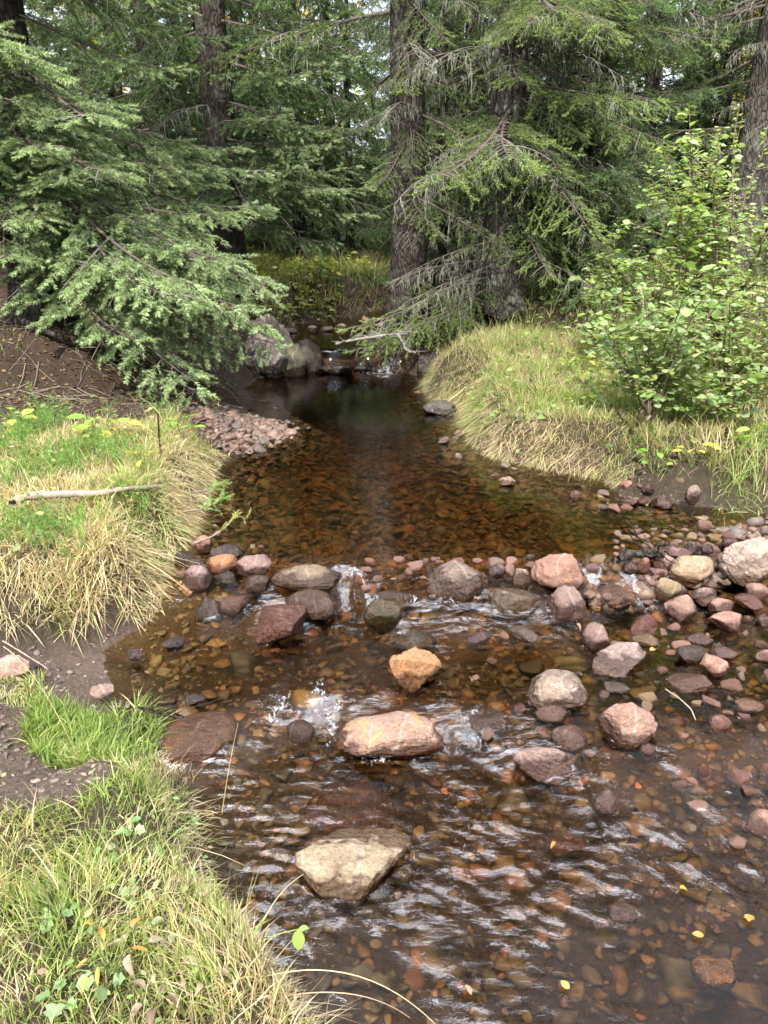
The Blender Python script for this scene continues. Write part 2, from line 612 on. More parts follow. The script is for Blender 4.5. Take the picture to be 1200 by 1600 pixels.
def terrain(xy, full=False):
    xy = np.asarray(xy, float)[:, :2]
    s = sdf(STREAM, xy)
    lv = level(xy)
    B, w = bankfield(xy)
    far = np.hypot(xy[:, 0], xy[:, 1])
    edge = .035 * n2(xy, 5, 3, 4.0)
    land = sst(0, 1, (-s + edge) / w)
    low = xy[:, 1] < np.interp(xy[:, 0], WEIR[:, 0], WEIR[:, 1])
    dmax = np.where(low, .085, .11 + .17 * sst(4.4, 7.0, xy[:, 1]))
    dmax = np.where(low & (xy[:, 0] > .5), .085 - .028 * sst(.6, 1.6, xy[:, 0]), dmax)
    dmax = np.where(xy[:, 1] > 7.6, .12, dmax)
    depth = .01 + dmax * sst(0, .45, s)
    z = np.where(s > 0, lv - depth, lv - .01 + (np.maximum(B, lv + .02) - lv + .01) * land)
    rough = .045 * n2(xy, 3.0, 5, 1.0) + .024 * n2(xy, 10, 4, 2.0)
    z = z + rough * np.where(s > 0, .45, .3 + .7 * land) * np.where(far > 20, 3, 1)
    z = z + sst(25, 120, far) * 10 * (.5 + n2(xy, .03, 2, 6.0))
    if full:
        return z, s, lv, land
    return z


def tz(x, y):
    return float(terrain(np.array([[x, y]]))[0])


def steps(lo, hi, f0, f1, fine, grow=1.13, cap=6):
    a = list(np.arange(f0, f1, fine))
    d, x = fine, f1
    while x < hi:
        a.append(x)
        d = min(d * grow, cap)
        x += d
    d, x = fine, f0
    while x > lo:
        d = min(d * grow, cap)
        x -= d
        a.insert(0, x)
    return np.array(a)


def grid(xs, ys):
    X, Y = np.meshgrid(xs, ys)
    xy = np.stack([X.ravel(), Y.ravel()], 1)
    nx, ny = len(xs), len(ys)
    i = (np.arange(ny - 1)[:, None] * nx + np.arange(nx - 1)[None]).ravel()
    f = np.stack([i, i + 1, i + nx + 1, i + nx], 1)
    return xy, f


# bare patches given as outlines on the ground
MUD = np.array(W_list([(-150, 1085, .12), (0, 1035, .1), (60, 1010, .08), (200, 985, .05), (262, 985, .02), (235, 1095, .03), (120, 1085, .08), (60, 1080, .1), (20, 1110, .12), (120, 1190, .12),
                       (190, 1215, .12), (120, 1270, .14), (0, 1290, .15), (-150, 1290, .15)]))
DUFF = np.array([(-1.3, 4.75), (-1.2, 5.3), (-1.25, 5.9), (-1.3, 6.6), (-2.0, 7.5), (-4, 8.5), (-6, 7), (-5, 4.3), (-3, 4.15), (-2.0, 4.35)])
GRAVEL = np.array([(-.62, 5.28), (-.70, 5.46), (-.95, 5.62), (-1.25, 5.7), (-1.35, 5.3), (-1.12, 4.85), (-.95, 4.8), (-.85, 4.95)])

xs = steps(-140, 140, -3.0, 3.0, .025)
ys = steps(-140, 200, .5, 8.6, .025)
xy, fc = grid(xs, ys)
z, s, lv, land = terrain(xy, True)
mud = sst(-.12, .06, sdf(MUD, xy) + .05 * n2(xy, 6, 3))
duff = sst(-.3, .3, sdf(DUFF, xy))
wood = sst(6.5, 8.5, xy[:, 1])
c = np.empty((len(xy), 3))
c[:] = (.072, .053, .034)
c = c + (np.array([.075, .048, .034]) - c) * np.maximum(duff, wood * .8)[:, None]
c = c + (np.array([.04, .05, .022]) - c) * sst(10, 16, np.hypot(xy[:, 0], xy[:, 1]))[:, None]
c = c + (np.array([.135, .095, .072]) - c) * mud[:, None]
gr = sst(-.1, .1, sdf(GRAVEL, xy))
c = c + (np.array([.13, .075, .06]) - c) * gr[:, None]
shore = sst(-.12, -.02, s)
c = c + (np.array([.11, .075, .055]) - c) * (shore * .7)[:, None]
bedc = np.array([.095, .062, .035]) + .04 * np.clip(n2(xy, 2.2, 3, 9.0), -.5, .6)[:, None] * np.array([1, .8, .4])
c = np.where((s > 0)[:, None], bedc, c)
gm = mesh_from('ground', np.column_stack([xy, z]), [fc], c, [M_ground], True)
ground = tag(link('ground', gm), kind='structure')

# ------------------------------------------------------------------ rocks
_ico = {}


def ico(sub):
    if sub not in _ico:
        bm = bmesh.new()
        bmesh.ops.create_icosphere(bm, subdivisions=sub, radius=1)
        _ico[sub] = (np.array([v.co[:] for v in bm.verts]), np.array([[v.index for v in f.verts] for f in bm.faces]))
        bm.free()
    return _ico[sub]


def rock_verts(sub, seed, ang=.6, rough=.05, nplanes=11):
    rng = np.random.default_rng(seed)
    v, f = ico(sub)
    v = v.copy()
    v *= (1 + .22 * fbm(v * 1.1 + seed * 3.7, 2))[:, None]
    nplanes += 5
    for k in range(nplanes):
        n = rng.normal(size=3)
        n /= np.linalg.norm(n)
        d = rng.uniform(1 - .58 * ang, 1 - .16 * ang)
        h = np.maximum(v @ n - d, 0)
        v -= h[:, None] * n * .93
    nn = v / (np.linalg.norm(v, axis=1)[:, None] + 1e-9)
    ax = rng.normal(size=3)
    ax /= np.linalg.norm(ax)
    strat = (v @ ax)[:, None] * ax * 5 + v * 1.2
    v += nn * (rough * 1.1 * fbm(v * 2.6 + seed, 4, .55) + rough * .55 * fbm(v * 7 + seed, 4, .6) + rough * .16 * fbm(v * 24 + seed, 3) - rough * .9 * np.maximum(0, .16 - np.abs(perlin(strat + seed))) * 4)[:, None]
    lo, hi = v.min(0), v.max(0)
    v = (v - (lo + hi) / 2) / ((hi - lo) / 2)
    return v, f


PK, RD, MV, GY, OC, OR, BN, DK, PL = ((.33, .205, .165), (.25, .12, .088), (.23, .16, .145), (.25, .215, .19), (.29, .21, .125), (.33, .17, .08), (.16, .11, .075), (.08, .064, .058), (.36, .30, .25))
ROCKS = []   # x, y, rx, ry, level: for foam and water


W1 = 'stones heaped across the stream as a low weir'
W2 = 'stones standing in the riffle below the weir'
W3 = 'stones on the shingle spit by the far bank'


def place_rock(px, py_t, py_b, w, col, label, lvl=LOW, dep=.8, ang=.6, wet=.012, iron=.0, moss=.0, lich=.14, seed=None, rz=None, hmul=1.0, group=None, on=None, cat='rock', name='river_rock', tilt=(0, 0)):
    """a stone seen px wide at px, its water line at py_b and its crest at py_t"""
    seed = seed if seed is not None else len(ROCKS) + 100
    rng = random.Random(seed)
    fp = at_z(px, py_b, lvl)
    depth_cam = fp[1] * cp + (CAMH - fp[2]) * sp
    Wd = w * depth_cam / F
    D = Wd * dep
    cy = fp[1] + D * .42
    top = at_y(px, py_t, cy + .12 * D)[2]
    hh = min(max(top - lvl, .16 * Wd), 1.0 * Wd) * hmul * (.9 if group == W2 else 1)
    cx = fp[0] * cy / fp[1]
    c_ = max(hh * .68, .2 * Wd)
    big = w > 62
    v, f = rock_verts((6 if w > 84 else 5) if big else 4, seed, ang, .055, rng.randint(9, 14))
    v = v * np.array([Wd / 2, D / 2, c_])
    a = rz if rz is not None else rng.uniform(-.3, .3)
    me = mesh_from(name, v, [f], None, [M_rock], True)
    o = link(name, me, None, (cx, cy, lvl + hh - c_))
    o.rotation_euler = (tilt[0], tilt[1], a)
    k_ = rng.uniform(.54, .71)
    o.color = (*[x * k_ * rng.uniform(.96, 1.04) * m_ for x, m_ in zip(col, (1.06, .93, .84))], 1)
    o['iron'], o['moss'], o['lichen'], o['wet'], o['water_z'] = float(iron), float(moss), float(lich), float(wet), float(max(lvl, level(np.array([[cx, cy - D * .2]]))[0]) if on is None else -9.0)
    tag(o, label, cat, group)
    ROCKS.append((cx, cy, Wd / 2, D / 2, lvl, a))
    return o


T = [
    (524, 545, 585, 56, (.055, .05, .045), 'small black rock splitting the far waterfall', dict(lvl=POOL, group='boulders at the head of the pool', moss=.2, dep=.9, wet=.4, hmul=.5)),
    # px, top, bottom, width, colour, label, options
    (319, 832, 863, 26, PK, 'pink upright stone against the grassy bank at the end of the weir', dict(lvl=POOL, group=W1)),
    (355, 850, 872, 52, (.17, .14, .16), 'flat slate blue stone behind the orange brown one on the weir', dict(lvl=POOL, group=W1, wet=.03)),
    (349, 864, 897, 52, OR, 'orange brown rounded stone on the weir near the grass bank', dict(lvl=.1, group=W1, wet=0)),
    (399, 867, 901, 58, MV, 'purplish brown loaf shaped stone touching the orange brown stone', dict(lvl=.1, group=W1, wet=.01)),
    (311, 882, 923, 46, (.22, .17, .17), 'round purple grey cobble at the foot of the grassy bank', dict(lvl=.06, group=W1, ang=.3, wet=.02)),
    (352, 891, 914, 36, DK, 'small black wet stone wedged between the cobbles of the weir', dict(lvl=.06, group=W1, wet=.3)),
    (403, 896, 926, 42, (.15, .11, .08), 'dark wet block below the loaf shaped stone of the weir', dict(lvl=.05, group=W1, wet=.3)),
    (481, 880, 934, 112, (.24, .19, .14), 'broad brown grey boulder lying long across the weir beside the chute', dict(lvl=.05, group=W1, ang=.5, wet=.04, dep=.6)),
    (488, 919, 972, 84, (.2, .13, .1), 'wet brown boulder leaning against the broad boulder by the chute', dict(lvl=.0, group=W1, wet=.2, ang=.6)),
    (443, 946, 1008, 92, (.27, .14, .10), 'shiny red brown angular boulder at the foot of the weir', dict(lvl=.0, group=W1, ang=.9, wet=.16, rz=.5, dep=.7)),
    (368, 927, 958, 58, (.26, .15, .11), 'flat red brown stone lying below the dark wet block', dict(lvl=.02, group=W1, wet=.1, ang=.7)),
    (327, 926, 976, 42, (.14, .11, .10), 'dark wet slab sloping into the water under the flat red stone', dict(lvl=.0, group=W1, wet=.3, ang=.8)),
    (597, 934, 981, 60, (.15, .13, .06), 'mossy dark stone standing in the middle of the chute', dict(lvl=.0, group=W1, moss=.7, wet=.25, ang=.8)),
    (289, 860, 886, 34, (.12, .09, .08), 'dark stone tucked under the overhanging grass of the bank', dict(lvl=.1, group=W1, wet=.2)),
    (307, 872, 893, 34, BN, 'small brown stone behind the round purple grey cobble', dict(lvl=.1, group=W1)),
    (712, 876, 955, 96, (.20, .15, .125), 'largest dark round boulder of the weir with a dry grey crown', dict(lvl=.0, group=W1, ang=.45, wet=.035, dep=.75)),
    (869, 864, 924, 84, PK, 'big pink granite boulder on the crest of the weir', dict(lvl=.06, group=W1, ang=.5, iron=.15, wet=0)),
    (882, 914, 973, 64, (.27, .20, .19), 'mauve pointed boulder leaning in front of the big pink one', dict(lvl=.0, group=W1, ang=.8, wet=.02)),
    (801, 916, 966, 80, (.25, .22, .165), 'olive grey boulder with a foam rim in the weir', dict(lvl=.0, group=W1, ang=.6, wet=.03, lich=.5)),
    (776, 883, 903, 28, (.2, .15, .17), 'small purple stone on the weir between the dark boulder and the pink one', dict(lvl=.08, group=W1)),
    (814, 884, 916, 30, (.25, .2, .16), 'brown grey stone tucked against the side of the pink granite boulder', dict(lvl=.06, group=W1)),
    (746, 929, 947, 20, RD, 'tiny red stone at the water line beside the largest dark boulder', dict(lvl=.02, group=W1)),
    (646, 975, 1010, 74, (.15, .12, .085), 'flat dark stone awash just below the chute', dict(lvl=.0, group=W2, wet=.3, hmul=.5, ang=.4)),
    (748, 982, 1006, 38, (.18, .15, .14), 'small wet grey stone awash in front of the foam rimmed boulder', dict(lvl=.0, group=W2, wet=.2)),
    (818, 977, 1004, 47, (.27, .23, .22), 'squarish grey stone alone below the weir', dict(lvl=.0, group=W2, ang=1., wet=.015)),
    (929, 971, 1016, 48, (.27, .19, .18), 'mauve oval stone with a wilted leaf stuck on its end', dict(lvl=.0, group=W2, ang=.4, wet=.02, rz=-.6)),
    (961, 1005, 1054, 96, (.30, .26, .24), 'broad flat grey triangular stone with a foam line along its front', dict(lvl=.0, group=W2, ang=.9, wet=.015, dep=.7)),
    (647, 1006, 1076, 92, (.42, .24, .115), 'bright orange angular boulder alone in midstream', dict(lvl=-.0, group=W2, ang=1., iron=.75, wet=.015, rz=.5)),
    (866, 1045, 1109, 108, (.31, .24, .195), 'large pale grey brown boulder with cracked faces in the riffle', dict(lvl=-.01, group=W2, ang=.8, wet=.01, lich=.5)),
    (860, 1099, 1131, 52, (.27, .19, .17), 'mauve oval stone tucked under the large pale boulder', dict(lvl=-.02, group=W2, ang=.3)),
    (812, 1093, 1119, 20, RD, 'little red stone at the corner of the large pale boulder', dict(lvl=-.02, group=W2)),
    (888, 1131, 1173, 60, (.28, .2, .165), 'brown mauve stone between the pale boulder and the long flat one', dict(lvl=-.03, group=W2, ang=.7)),
    (978, 1099, 1172, 86, (.32, .21, .17), 'red brown heart shaped boulder crossed by a pale vein', dict(lvl=-.03, group=W2, ang=.7, wet=.008, lich=.2)),
    (850, 1156, 1215, 108, (.29, .215, .20), 'long mauve grey boulder with a flat top and steep dark front', dict(lvl=-.04, group=W2, ang=.95, wet=.02, dep=.6, rz=-.1)),
    (610, 1112, 1190, 170, (.34, .225, .19), 'stepping stone with orange crust along its upper edge', dict(lvl=-.05, group=W2, ang=.85, iron=.65, wet=.015, dep=.62, rz=.05, seed=512)),
    (556, 1296, 1400, 194, (.42, .345, .25), 'large flat topped pale stepping stone with dark wet flanks', dict(lvl=-.05, group=W2, ang=.75, wet=.008, dep=.8, lich=.3, seed=77, rz=.1, hmul=.78)),
    (1060, 931, 971, 52, (.33, .21, .175), 'red brown three cornered stone below the ochre boulder', dict(lvl=.0, group=W2, ang=1.)),
    (1076, 863, 913, 68, (.33, .26, .185), 'rounded ochre grey boulder at the tip of the shingle spit', dict(lvl=.07, group=W3, ang=.55, iron=.3, wet=0)),
    (1168, 842, 908, 108, (.42, .35, .305), 'largest pale pinkish grey boulder lying on the shingle spit', dict(lvl=.08, group=W3, ang=.45, wet=0, dep=.6)),
    (1041, 904, 940, 42, (.32, .25, .16), 'ochre stone with a green foot beside the small waterfall', dict(lvl=.02, group=W3, moss=.25, ang=.4)),
    (1097, 914, 940, 44, MV, 'mauve flat stone below the ochre grey boulder', dict(lvl=.03, group=W3, ang=.7)),
    (1180, 909, 935, 42, PK, 'pink cobble under the largest pale boulder', dict(lvl=.03, group=W3)),
    (1124, 931, 960, 40, (.37, .235, .19), 'pinkish red cobble below the mauve flat stone', dict(lvl=.01, group=W3)),
    (1167, 928, 950, 44, PK, 'long flat pink stone under the pink cobble', dict(lvl=.02, group=W3, ang=.8)),
    (1103, 930, 949, 34, (.36, .22, .18), 'thin flat reddish stone beside the three cornered one', dict(lvl=.01, group=W3, ang=.8)),
    (1130, 956, 989, 54, (.35, .215, .175), 'red brown wedge of rock on the edge of the shallows', dict(lvl=.0, group=W3, ang=1.)),
    (1000, 953, 991, 44, (.28, .13, .11), 'wet crimson angular stone below the small waterfall', dict(lvl=.0, group=W2, ang=1., wet=.12)),
    (1008, 990, 1011, 44, (.38, .31, .19), 'pale ochre stone awash beside the flat grey triangular one', dict(lvl=.0, group=W2, wet=.01)),
    (1090, 988, 1010, 42, (.22, .15, .155), 'dark mauve stone behind the wet grey one in the shallows', dict(lvl=.0, group=W2)),
    (1077, 1005, 1037, 44, (.2, .17, .17), 'wet dark grey stone in the shallows beside the pinkish red oblong', dict(lvl=.0, group=W2, wet=.06, ang=.8)),
    (1131, 1008, 1032, 46, (.28, .19, .185), 'mauve flat stone with shiny end in the shallows', dict(lvl=.0, group=W2, wet=.02)),
    (1111, 1022, 1061, 42, (.38, .225, .18), 'pinkish red oblong stone standing on end in the shallows', dict(lvl=.0, group=W2, rz=-.7)),
    (1075, 1050, 1081, 66, (.28, .17, .145), 'wet red brown flat stone with green algae on its back edge', dict(lvl=.0, group=W2, wet=.025, moss=.12, ang=.7)),
    (1194, 1013, 1037, 34, PK, 'pale pink stone at the margin of the shallows', dict(lvl=.0, group=W2)),
    (1123, 1115, 1144, 34, (.38, .22, .19), 'round salmon pink cobble alone in the shallows', dict(lvl=-.02, group=W2, ang=.3)),
    (1168, 1090, 1117, 44, (.38, .26, .17), 'ochre pink stone just awash in the golden shallows', dict(lvl=-.02, group=W2, wet=.01)),
    (984, 878, 897, 26, MV, 'small mauve stone with a splash of white beside the waterfall lip', dict(lvl=.08, group=W3)),
    (1027, 884, 908, 32, (.3, .19, .18), 'mauve red wedge leaning on the ochre grey boulder', dict(lvl=.06, group=W3, ang=.9)),
    (1037, 867, 892, 34, (.33, .215, .2), 'pale mauve block on top of the spit behind the mauve red wedge', dict(lvl=.08, group=W3, ang=.9)),
    (1059, 853, 872, 42, (.3, .2, .19), 'flat mauve stone on the pool edge of the spit', dict(lvl=.1, group=W3)),
    (1083, 845, 863, 24, (.16, .13, .145), 'dark purple stone on the pool edge of the spit', dict(lvl=.11, group=W3)),
    (1104, 849, 866, 20, (.2, .15, .15), 'dark stone beside the dark purple one on the spit', dict(lvl=.11, group=W3)),
    (1005, 872, 894, 22, RD, 'small red stone under the driftwood on the spit', dict(lvl=.09, group=W3)),
    (1021, 856, 873, 34, (.38, .24, .19), 'flat salmon stone behind the driftwood on the spit', dict(lvl=.1, group=W3)),
    (1140, 838, 854, 26, MV, 'mauve stone behind the largest pale boulder near the pool', dict(lvl=.11, group=W3)),
    (1062, 912, 934, 22, BN, 'brown stone filling the gap under the ochre grey boulder', dict(lvl=.03, group=W3)),
    (1111, 905, 921, 26, (.33, .22, .18), 'small pink stone between the two big boulders of the spit', dict(lvl=.05, group=W3)),
    (962, 1066, 1086, 42, (.24, .2, .2), 'flat grey wet stone beside the large pale boulder', dict(lvl=-.01, group=W2, wet=.03)),
    (942, 1078, 1094, 20, (.28, .17, .15), 'little red brown stone under the flat grey wet stone', dict(lvl=-.01, group=W2)),
    (1190, 958, 978, 26, MV, 'mauve stone beside the red brown wedge', dict(lvl=.0, group=W2)),
    (942, 1213, 1276, 40, (.27, .2, .2), 'narrow mauve stone standing upright below the long flat boulder', dict(lvl=-.05, group=W2, ang=.5, wet=.02, dep=.9, rz=.1)),
    (1184, 1264, 1307, 46, PK, 'pink stone with a dry top at the pebbly margin', dict(lvl=-.05, group=W2)),
    (1180, 1245, 1267, 26, (.38, .28, .2), 'small pale stone behind the pink one at the pebbly margin', dict(lvl=-.05, group=W2)),
    (1010, 1158, 1188, 26, (.25, .15, .13), 'small wet brown stone beside the heart shaped boulder', dict(lvl=-.04, group=W2, wet=.05)),
    (1030, 1150, 1172, 34, (.24, .17, .16), 'low wet stone right under the heart shaped boulder', dict(lvl=-.04, group=W2, wet=.05)),
    (979, 749, 771, 27, (.26, .13, .11), 'dark red stone at the foot of the shrub on the bank', dict(lvl=POOL, group='stones under the bank')),
    (1007, 775, 789, 24, RD, 'small red stone at the water edge under the dark red one', dict(lvl=POOL, group='stones under the bank')),
    (1081, 757, 784, 26, (.24, .18, .165), 'rounded grey brown stone on the bank by the grass', dict(lvl=.18, group='stones under the bank', ang=.3)),
    (1036, 777, 797, 32, (.25, .17, .17), 'wet mauve stone between the red and the grey brown one', dict(lvl=POOL, group='stones under the bank', wet=.03)),
    (983, 776, 791, 26, (.3, .16, .12), 'orange brown stone half in the pool below the shrub', dict(lvl=POOL, group='stones under the bank')),
    (1012, 755, 770, 20, BN, 'brown stone pressed into the bank behind the others', dict(lvl=.16, group='stones under the bank')),
    (792, 744, 760, 26, (.45, .33, .28), 'pale pink stone poking out of the pool below the tussock', dict(lvl=POOL, group='stones poking out of the pool', wet=.0)),
    (774, 738, 746, 16, PK, 'tiny pink stone beside the pale pink one in the pool', dict(lvl=POOL, group='stones poking out of the pool')),
    (898, 765, 778, 17, (.36, .26, .2), 'small brownish stone in the pool off the shrub', dict(lvl=POOL, group='stones poking out of the pool')),
    (716, 708, 718, 15, (.5, .47, .45), 'small white stone in the middle of the pool', dict(lvl=POOL, group='stones poking out of the pool')),
    (694, 682, 694, 20, (.38, .34, .33), 'grey white stone in the pool below the tussock corner', dict(lvl=POOL, group='stones poking out of the pool')),
    (719, 670, 682, 24, (.42, .3, .24), 'pinkish stone touching the tussock at the pool edge', dict(lvl=POOL, group='stones poking out of the pool')),
    (688, 626, 648, 58, (.1, .095, .085), 'dark flat slab under the spruce at the far pool edge', dict(lvl=POOL, group='boulders at the head of the pool', moss=.3, ang=.8)),
    (424, 488, 592, 96, (.24, .23, .225), 'big grey boulder at the head of the pool', dict(lvl=POOL, group='boulders at the head of the pool', lich=.8, moss=.2, ang=.7, dep=.9, wet=.02)),
    (458, 505, 588, 46, (.14, .135, .11), 'moss covered boulder against the big grey one', dict(lvl=POOL, group='boulders at the head of the pool', moss=.9, ang=.5, dep=1.2, wet=.05)),
    (481, 528, 583, 50, (.07, .065, .06), 'black wet boulder beside the little waterfall', dict(lvl=POOL, group='boulders at the head of the pool', moss=.3, ang=.6, dep=1., wet=.4)),
    (566, 535, 580, 34, (.06, .055, .05), 'dark rock in the shade behind the waterfall', dict(lvl=POOL, group='boulders at the head of the pool', moss=.2, dep=1.0, wet=.4, hmul=.5)),
    (680, 545, 596, 60, (.07, .06, .05), 'dark rock under the roots of the spruce by the waterfall', dict(lvl=POOL, group='boulders at the head of the pool', moss=.4, dep=.8, wet=.3)),
    (455, 512, 521, 20, (.3, .27, .26), 'flat grey stone in the upper brook', dict(lvl=BROOK, group='stones in the upper brook')),
    (489, 509, 519, 16, (.28, .25, .25), 'small grey stone in the upper brook', dict(lvl=BROOK, group='stones in the upper brook')),
    (511, 510, 518, 22, (.33, .28, .26), 'pinkish flat stone in the upper brook', dict(lvl=BROOK, group='stones in the upper brook')),
    (570, 493, 505, 15, (.5, .33, .25), 'salmon coloured stone at the bend of the upper brook', dict(lvl=BROOK, group='stones in the upper brook', wet=0)),
    (598, 503, 514, 26, (.36, .34, .34), 'pale stone at the foot of the big spruce in the upper brook', dict(lvl=BROOK, group='stones in the upper brook')),
    (535, 505, 514, 20, (.25, .22, .22), 'dark grey stone near the bend of the upper brook', dict(lvl=BROOK, group='stones in the upper brook')),
    (24, 1024, 1066, 52, (.46, .32, .27), 'pale pink stone half sunk in the muddy path', dict(lvl=.09, ang=.6, wet=-1, on=1)),
    (162, 1072, 1093, 36, (.26, .2, .17), 'flat mud coloured stone beside the green tuft', dict(lvl=.04, ang=.6, wet=-1, on=1)),
    (12, 1245, 1262, 20, (.32, .27, .23), 'small grey stone on the bare path', dict(lvl=.13, wet=-1, on=1)),
    (305, 1085, 1102, 32, (.1, .08, .085), 'dark slate fragment with twigs caught on it below the mud', dict(lvl=.0, wet=.2, ang=1.)),
    (272, 995, 1017, 36, (.11, .085, .085), 'thin dark shard lying at the mud edge', dict(lvl=.0, wet=.2, ang=1.)),
    (212, 1012, 1030, 26, (.2, .15, .15), 'wet mauve stone set in the mud edge', dict(lvl=.03, wet=.02, ang=.7)),
    (312, 1108, 1196, 122, (.24, .15, .075), 'large brown boulder awash against the bank under the green tuft', dict(lvl=-.045, wet=.3, ang=.5, hmul=.62, iron=.4, dep=1.1)),
    (960, 1265, 1315, 96, (.14, .10, .075), 'dark flat slab lying under the water below the narrow upright stone', dict(lvl=-.115, wet=.3, ang=.5, hmul=.4)),
    (540, 1255, 1300, 170, (.24, .13, .06), 'rust brown slab under the water behind the flat stepping stone', dict(lvl=-.10, wet=.3, ang=.5, hmul=.4, iron=.8)),
    (885, 1290, 1335, 66, (.36, .17, .08), 'orange brown stone just under the surface in the lower riffle', dict(lvl=-.075, wet=.3, ang=.6, hmul=.5, iron=.6)),
    (700, 1430, 1462, 60, (.16, .11, .09), 'dark humped stone breaking the surface near the stream edge', dict(lvl=-.06, wet=.3, ang=.4, hmul=.6)),
    (970, 1405, 1445, 48, (.22, .16, .15), 'mauve stone awash in the glittering lower riffle', dict(lvl=-.06, wet=.3, ang=.4, hmul=.6)),
    (1110, 1490, 1545, 74, (.27, .17, .08), 'golden brown stone awash where the ripples fan out', dict(lvl=-.065, wet=.3, ang=.4, hmul=.5, iron=.5)),
    (385, 1262, 1290, 44, (.22, .1, .07), 'rust red stone under the water by the grassy bank', dict(lvl=-.07, wet=.3, ang=.4, hmul=.6)),
    (955, 912, 948, 90, (.26, .15, .07), 'rust brown ledge under the film of the small waterfall', dict(lvl=.0, wet=.3, ang=.5, hmul=.9, iron=.7, dep=.6)),
    (620, 912, 958, 80, (.12, .09, .06), 'dark ledge awash in the chute behind the mossy stone', dict(lvl=.0, wet=.3, ang=.5, hmul=.75, dep=.6)),
    (755, 1100, 1150, 80, (.14, .09, .06), 'brown ledge under the falling water next to the stepping stone', dict(lvl=-.05, wet=.3, ang=.5, hmul=.6, dep=.6)),
    (470, 1120, 1160, 46, (.15, .10, .07), 'brown hump with foam streaming round it beside the stepping stone', dict(lvl=-.05, wet=.3, ang=.3, hmul=.8)),
]
for k, (px, t, b, w, colr, lab, opt) in enumerate(T):
    opt = dict(opt)
    if opt.get('group') == W1 and opt.get('wet', .012) < .1 and px < 840:
        opt['wet'] = opt.get('wet', .012) + .004
    if w < 34:
        opt.setdefault('cat', 'stone')
    o = place_rock(px, t, b, w, colr, lab, **opt)
    o.name = 'boulder' if w > 80 else ('river_rock' if w > 30 else 'stone')

# small individual stones scattered through the shallows and over the spit, too alike to tell apart
rs = random.Random(5)
protos = []
for k in range(16):
    v, f = rock_verts(4, 900 + k, 1.05, .07, 5)
    v = v + 0
    protos.append(mesh_from('shallow_stone', v, [f], None, [M_rock], True))


def scatter_stones(n, region, label, group, lvl, size, flat=.6):
    made = 0
    while made < n:
        px = rs.uniform(region[0], region[1])
        py = rs.uniform(region[2], region[3])
        p = at_z(px, py, lvl)
        r_ = size[0] * .75 + (size[1] - size[0] * .75) * rs.random() ** 1.9
        if any(((p[0] - a) / (ra + r_ * .7)) ** 2 + ((p[1] - b) / (rb + r_ * .7)) ** 2 < 1 for a, b, ra, rb, *_ in ROCKS):
            continue
        g = tz(p[0], p[1])
        wl = max(lvl, float(level(np.array([[p[0], p[1]]]))[0]))
        h = r_ * rs.uniform(.45, .7)
        zc = max(g + h * .4, wl - h * rs.uniform(-.15, .55))
        o = link('shallow_stone', rs.choice(protos), None, (p[0], p[1], zc))
        o.scale = (r_, r_ * rs.uniform(.65, .95), h)
        o.rotation_euler = (rs.uniform(-.25, .25), rs.uniform(-.25, .25), rs.uniform(0, 6.3))
        base = rs.choice([(.25, .15, .12), PK, RD, MV, (.38, .23, .19), (.33, .2, .17), (.25, .17, .16), OC])
        kk = rs.uniform(.55, .85)
        o.color = (*[q * kk * m_ for q, m_ in zip(base, (1.06, .93, .84))], 1)
        o['iron'], o['moss'], o['lichen'], o['wet'], o['water_z'] = .2, 0.0, .25, rs.uniform(-.055, -.015), float(wl)
        tag(o, label, 'stone', group)
        ROCKS.append((p[0], p[1], r_, r_ * .8, lvl, 0))
        made += 1


scatter_stones(30, (1000, 1230, 905, 1130), 'small reddish stone lying in the shallows below the shingle spit', 'small stones in the shallows', .0, (.025, .055))
scatter_stones(13, (1060, 1220, 1130, 1330), 'small reddish stone among golden pebbles at the stream margin', 'small stones at the pebbly margin', -.045, (.022, .05))
scatter_stones(95, (960, 1260, 832, 910), 'small reddish stone packed into the shingle spit', 'small stones packed into the spit', .085, (.022, .05))
scatter_stones(30, (560, 1000, 882, 935), 'small stone filling a gap of the weir', 'small stones filling the weir', .07, (.03, .055))
scatter_stones(14, (280, 420, 850, 920), 'small dark stone filling a gap at the bank end of the weir', 'small stones at the bank end of the weir', .06, (.022, .04))
scatter_stones(14, (940, 1120, 745, 795), 'small stone on the earth shore under the shrub', 'small stones on the earth shore', .13, (.025, .05))
scatter_stones(9, (700, 1000, 980, 1200), 'small brown stone just breaking the riffle between larger rocks', 'small stones in the riffle', -.02, (.02, .04))

# pebbles: bed of the stream, gravel bar (uncountable)
PT = [rock_verts(2, 700 + k, 1.15, .09, 5) for k in range(16)]
PT3 = [rock_verts(3, 720 + k, 1.1, .08, 6) for k in range(8)]


def pebbles(name, xy, zoff, size, cols, flat=.55, tmpl=PT, embed=.3, kind='stuff', seed=1):
    rng = np.random.default_rng(seed)
    n = len(xy)
    z = terrain(xy)
    B = Buf()
    which = rng.integers(0, len(tmpl), n)
    cols = np.asarray(cols)
    for k in range(len(tmpl)):
        idx = np.where(which == k)[0]
        if not len(idx):
            continue
        v, f = tmpl[k]
        M = rot_rand(len(idx), rng, .25)
        s_ = size[idx]
        sq = np.stack([np.ones(len(idx)), rng.uniform(.65, .95, len(idx)), rng.uniform(flat * .7, flat * 1.25, len(idx))], 1)
        M = M * sq[:, None, :]
        pos = np.column_stack([xy[idx], z[idx] + zoff + s_ * sq[:, 2] * (1 - 2 * embed)])
        vv = stamp(v, pos, M, s_)
        cc = cols[rng.integers(0, len(cols), len(idx))] * rng.uniform(.75, 1.2, (len(idx), 1))
        B.add(vv, stamp_faces(f, len(v), len(idx)), np.repeat(cc, len(v), 0))
    o = link(name, B.mesh(name, [M_pebble], True))
    return tag(o, kind=kind)


